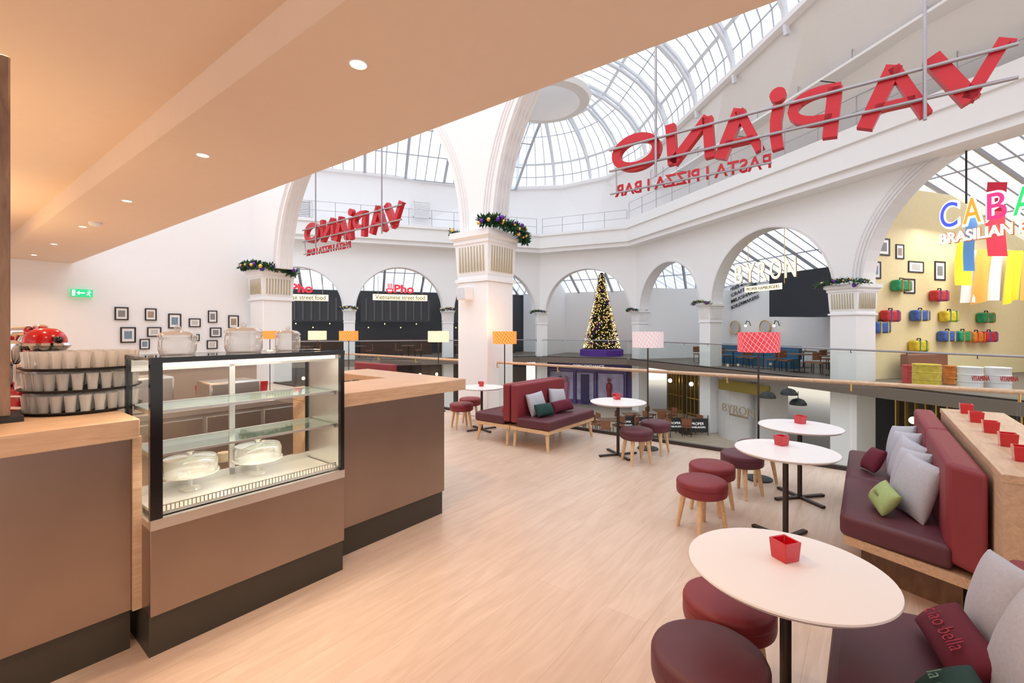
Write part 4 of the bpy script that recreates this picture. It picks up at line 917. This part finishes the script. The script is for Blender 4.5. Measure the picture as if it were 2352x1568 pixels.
for s_,h_,t_ in ((2.66,.38,.12),(2.20,.40,-.08)):
    pillow(ST(s_,-.43,.45+h_*.49),VF+ST(-.2,0),.24,h_,h_,.14,GREY,GL,t_)
pd=pillow(ST(2.45,-.28,.54),VF+ST(-.2,0),.9,.46,.19,.13,DRED,'burgundy velvet bolster cushion with pink script lettering',0)
pg=pillow(ST(2.02,-.24,.54),VF+ST(-.2,0),.9,.34,.21,.13,DGREEN,'dark green velvet cushion with pale script lettering',.0)
def ptext(pl,body,w,h,mt,d):
    t=text(body,'script_lettering',mt,None,Vector((-w/2,-h/2,0)),(1,0,0),w=w,h=h,up=(.25,1,0),ext=.002,bold=-.012); t.parent=pl; t.location=(0,0,d/2+.0)
ptext(pd,'ciao bella',.28,.055,mat('pink_thread',(.38,.03,.06),.7),.135)
ptext(pg,'la dolce',.2,.045,mat('pale_thread',(.16,.32,.26),.7),.135)
ptext(pl,'ciao',.10,.028,mat('olive_thread',(.16,.22,.06),.7),.115)
NV=-VF
for s_,t_ in ((5.75,.1),(6.35,-.1)): pillow(ST(s_,3.98,.62),NV+ST(-.2,0),.3,.36,.36,.15,GREY,GL,t_)
pillow(ST(5.72,3.82,.55),NV+ST(-.2,0),.5,.36,.2,.13,DGREEN,'dark green velvet cushion on bench',0)
pillow(ST(6.2,3.8,.55),NV+ST(-.2,0),.5,.46,.19,.15,DRED,'burgundy bolster cushion on bench',.05)
pillow(ST(5.75,4.5,.56),VF+ST(-.2,0),.4,.38,.22,.13,SRED,'red cushion on bench seat',0)
# ---------- floor lamps
SH={'white':patmat('white_lattice_shade',(.85,.78,.8),(.8,.25,.3),es=.12),'red':patmat('red_lattice_shade',(.75,.06,.09),(.95,.7,.65),es=.2),
 'orange':patmat('orange_lattice_shade',(.85,.2,.02),(1,.75,.3),es=.7),'cream':patmat('cream_lattice_shade',(.95,.78,.5),(.75,.45,.15),es=.7)}
for px,Yd,c_ in ((1488,6.73,'white'),(1742,5.37,'red'),(1159,8.5,'orange'),(1007,9.8,'cream'),(801,11.2,'orange'),(729,11.8,'cream'),(620,13,'orange')):
    p=Vector(((px-1176)/F*Yd,Yd,0)); o=thing('floor_lamp','floor lamp with %s patterned drum shade and black pole'%c_,'lamp',p,0,'floor lamps')
    m=M(); m.lathe([(.15,0),(.15,.012),(.03,.02)],28); m.build('base',BLACKM,o,smooth=True)
    m=M(); m.lathe([(.011,.015),(.011,1.62)],10); m.build('pole',DSTEEL,o)
    m=M(); m.shell([(.222,1.49),(.222,1.72)],36); m.shell([(.218,1.49),(.218,1.72)],36); m.build('lamp_shade',SH[c_],o,smooth=True,uv=True)
    m=M(); m.sphere((0,0,1.63),.04,10,8); m.build('bulb',BULB,o)
    if c_ in('orange','cream'):
        l=bpy.data.lights.new('lamp_light','POINT'); l.energy=12; l.color=(1,.6,.25); l.shadow_soft_size=.08; lo=bpy.data.objects.new('lamp_light',l); COL.objects.link(lo); lo.location=p+UP*1.78
o=thing('wall_speaker','small white speaker mounted on column','speaker',ST(6.76,tc+.1,2.35),ANG); m=M(); m.box(-.15,.08,-.12,.12,0,.26); m.build('cabinet',WHITE2,o,bevel=.015); m=M(); m.box(-.155,-.15,-.1,.1,.02,.24); m.build('grille',ROOFF,o)
# ---------- world, lights, camera
w=bpy.data.worlds.new('w'); sc.world=w; w.use_nodes=True; nt=w.node_tree; bg=nt.nodes['Background']
tc_=nt.nodes.new('ShaderNodeTexCoord'); gr=nt.nodes.new('ShaderNodeSeparateXYZ'); nt.links.new(tc_.outputs['Generated'],gr.inputs[0])
cr=nt.nodes.new('ShaderNodeValToRGB'); cr.color_ramp.elements[0].position=.35; cr.color_ramp.elements[0].color=(.50,.47,.47,1); cr.color_ramp.elements[1].position=.6; cr.color_ramp.elements[1].color=(.91,.95,1,1)
nt.links.new(gr.outputs[2],cr.inputs[0]); nt.links.new(cr.outputs[0],bg.inputs[0]); bg.inputs[1].default_value=2.25
l=bpy.data.lights.new('gallery_light','AREA'); l.energy=300; l.color=(1,.95,.9); l.size=5; lo=bpy.data.objects.new('gallery_light',l); COL.objects.link(lo); lo.location=FRr.p(16,5,5.5)
cam=bpy.data.cameras.new('cam'); co=bpy.data.objects.new('camera',cam); COL.objects.link(co); co.location=(0,0,H); co.rotation_euler=(math.pi/2,0,0)
cam.sensor_width=36; cam.lens=F/2352*36; cam.shift_y=-27/2352; cam.clip_start=.02; cam.clip_end=300; sc.camera=co
sc.view_settings.view_transform='Standard'
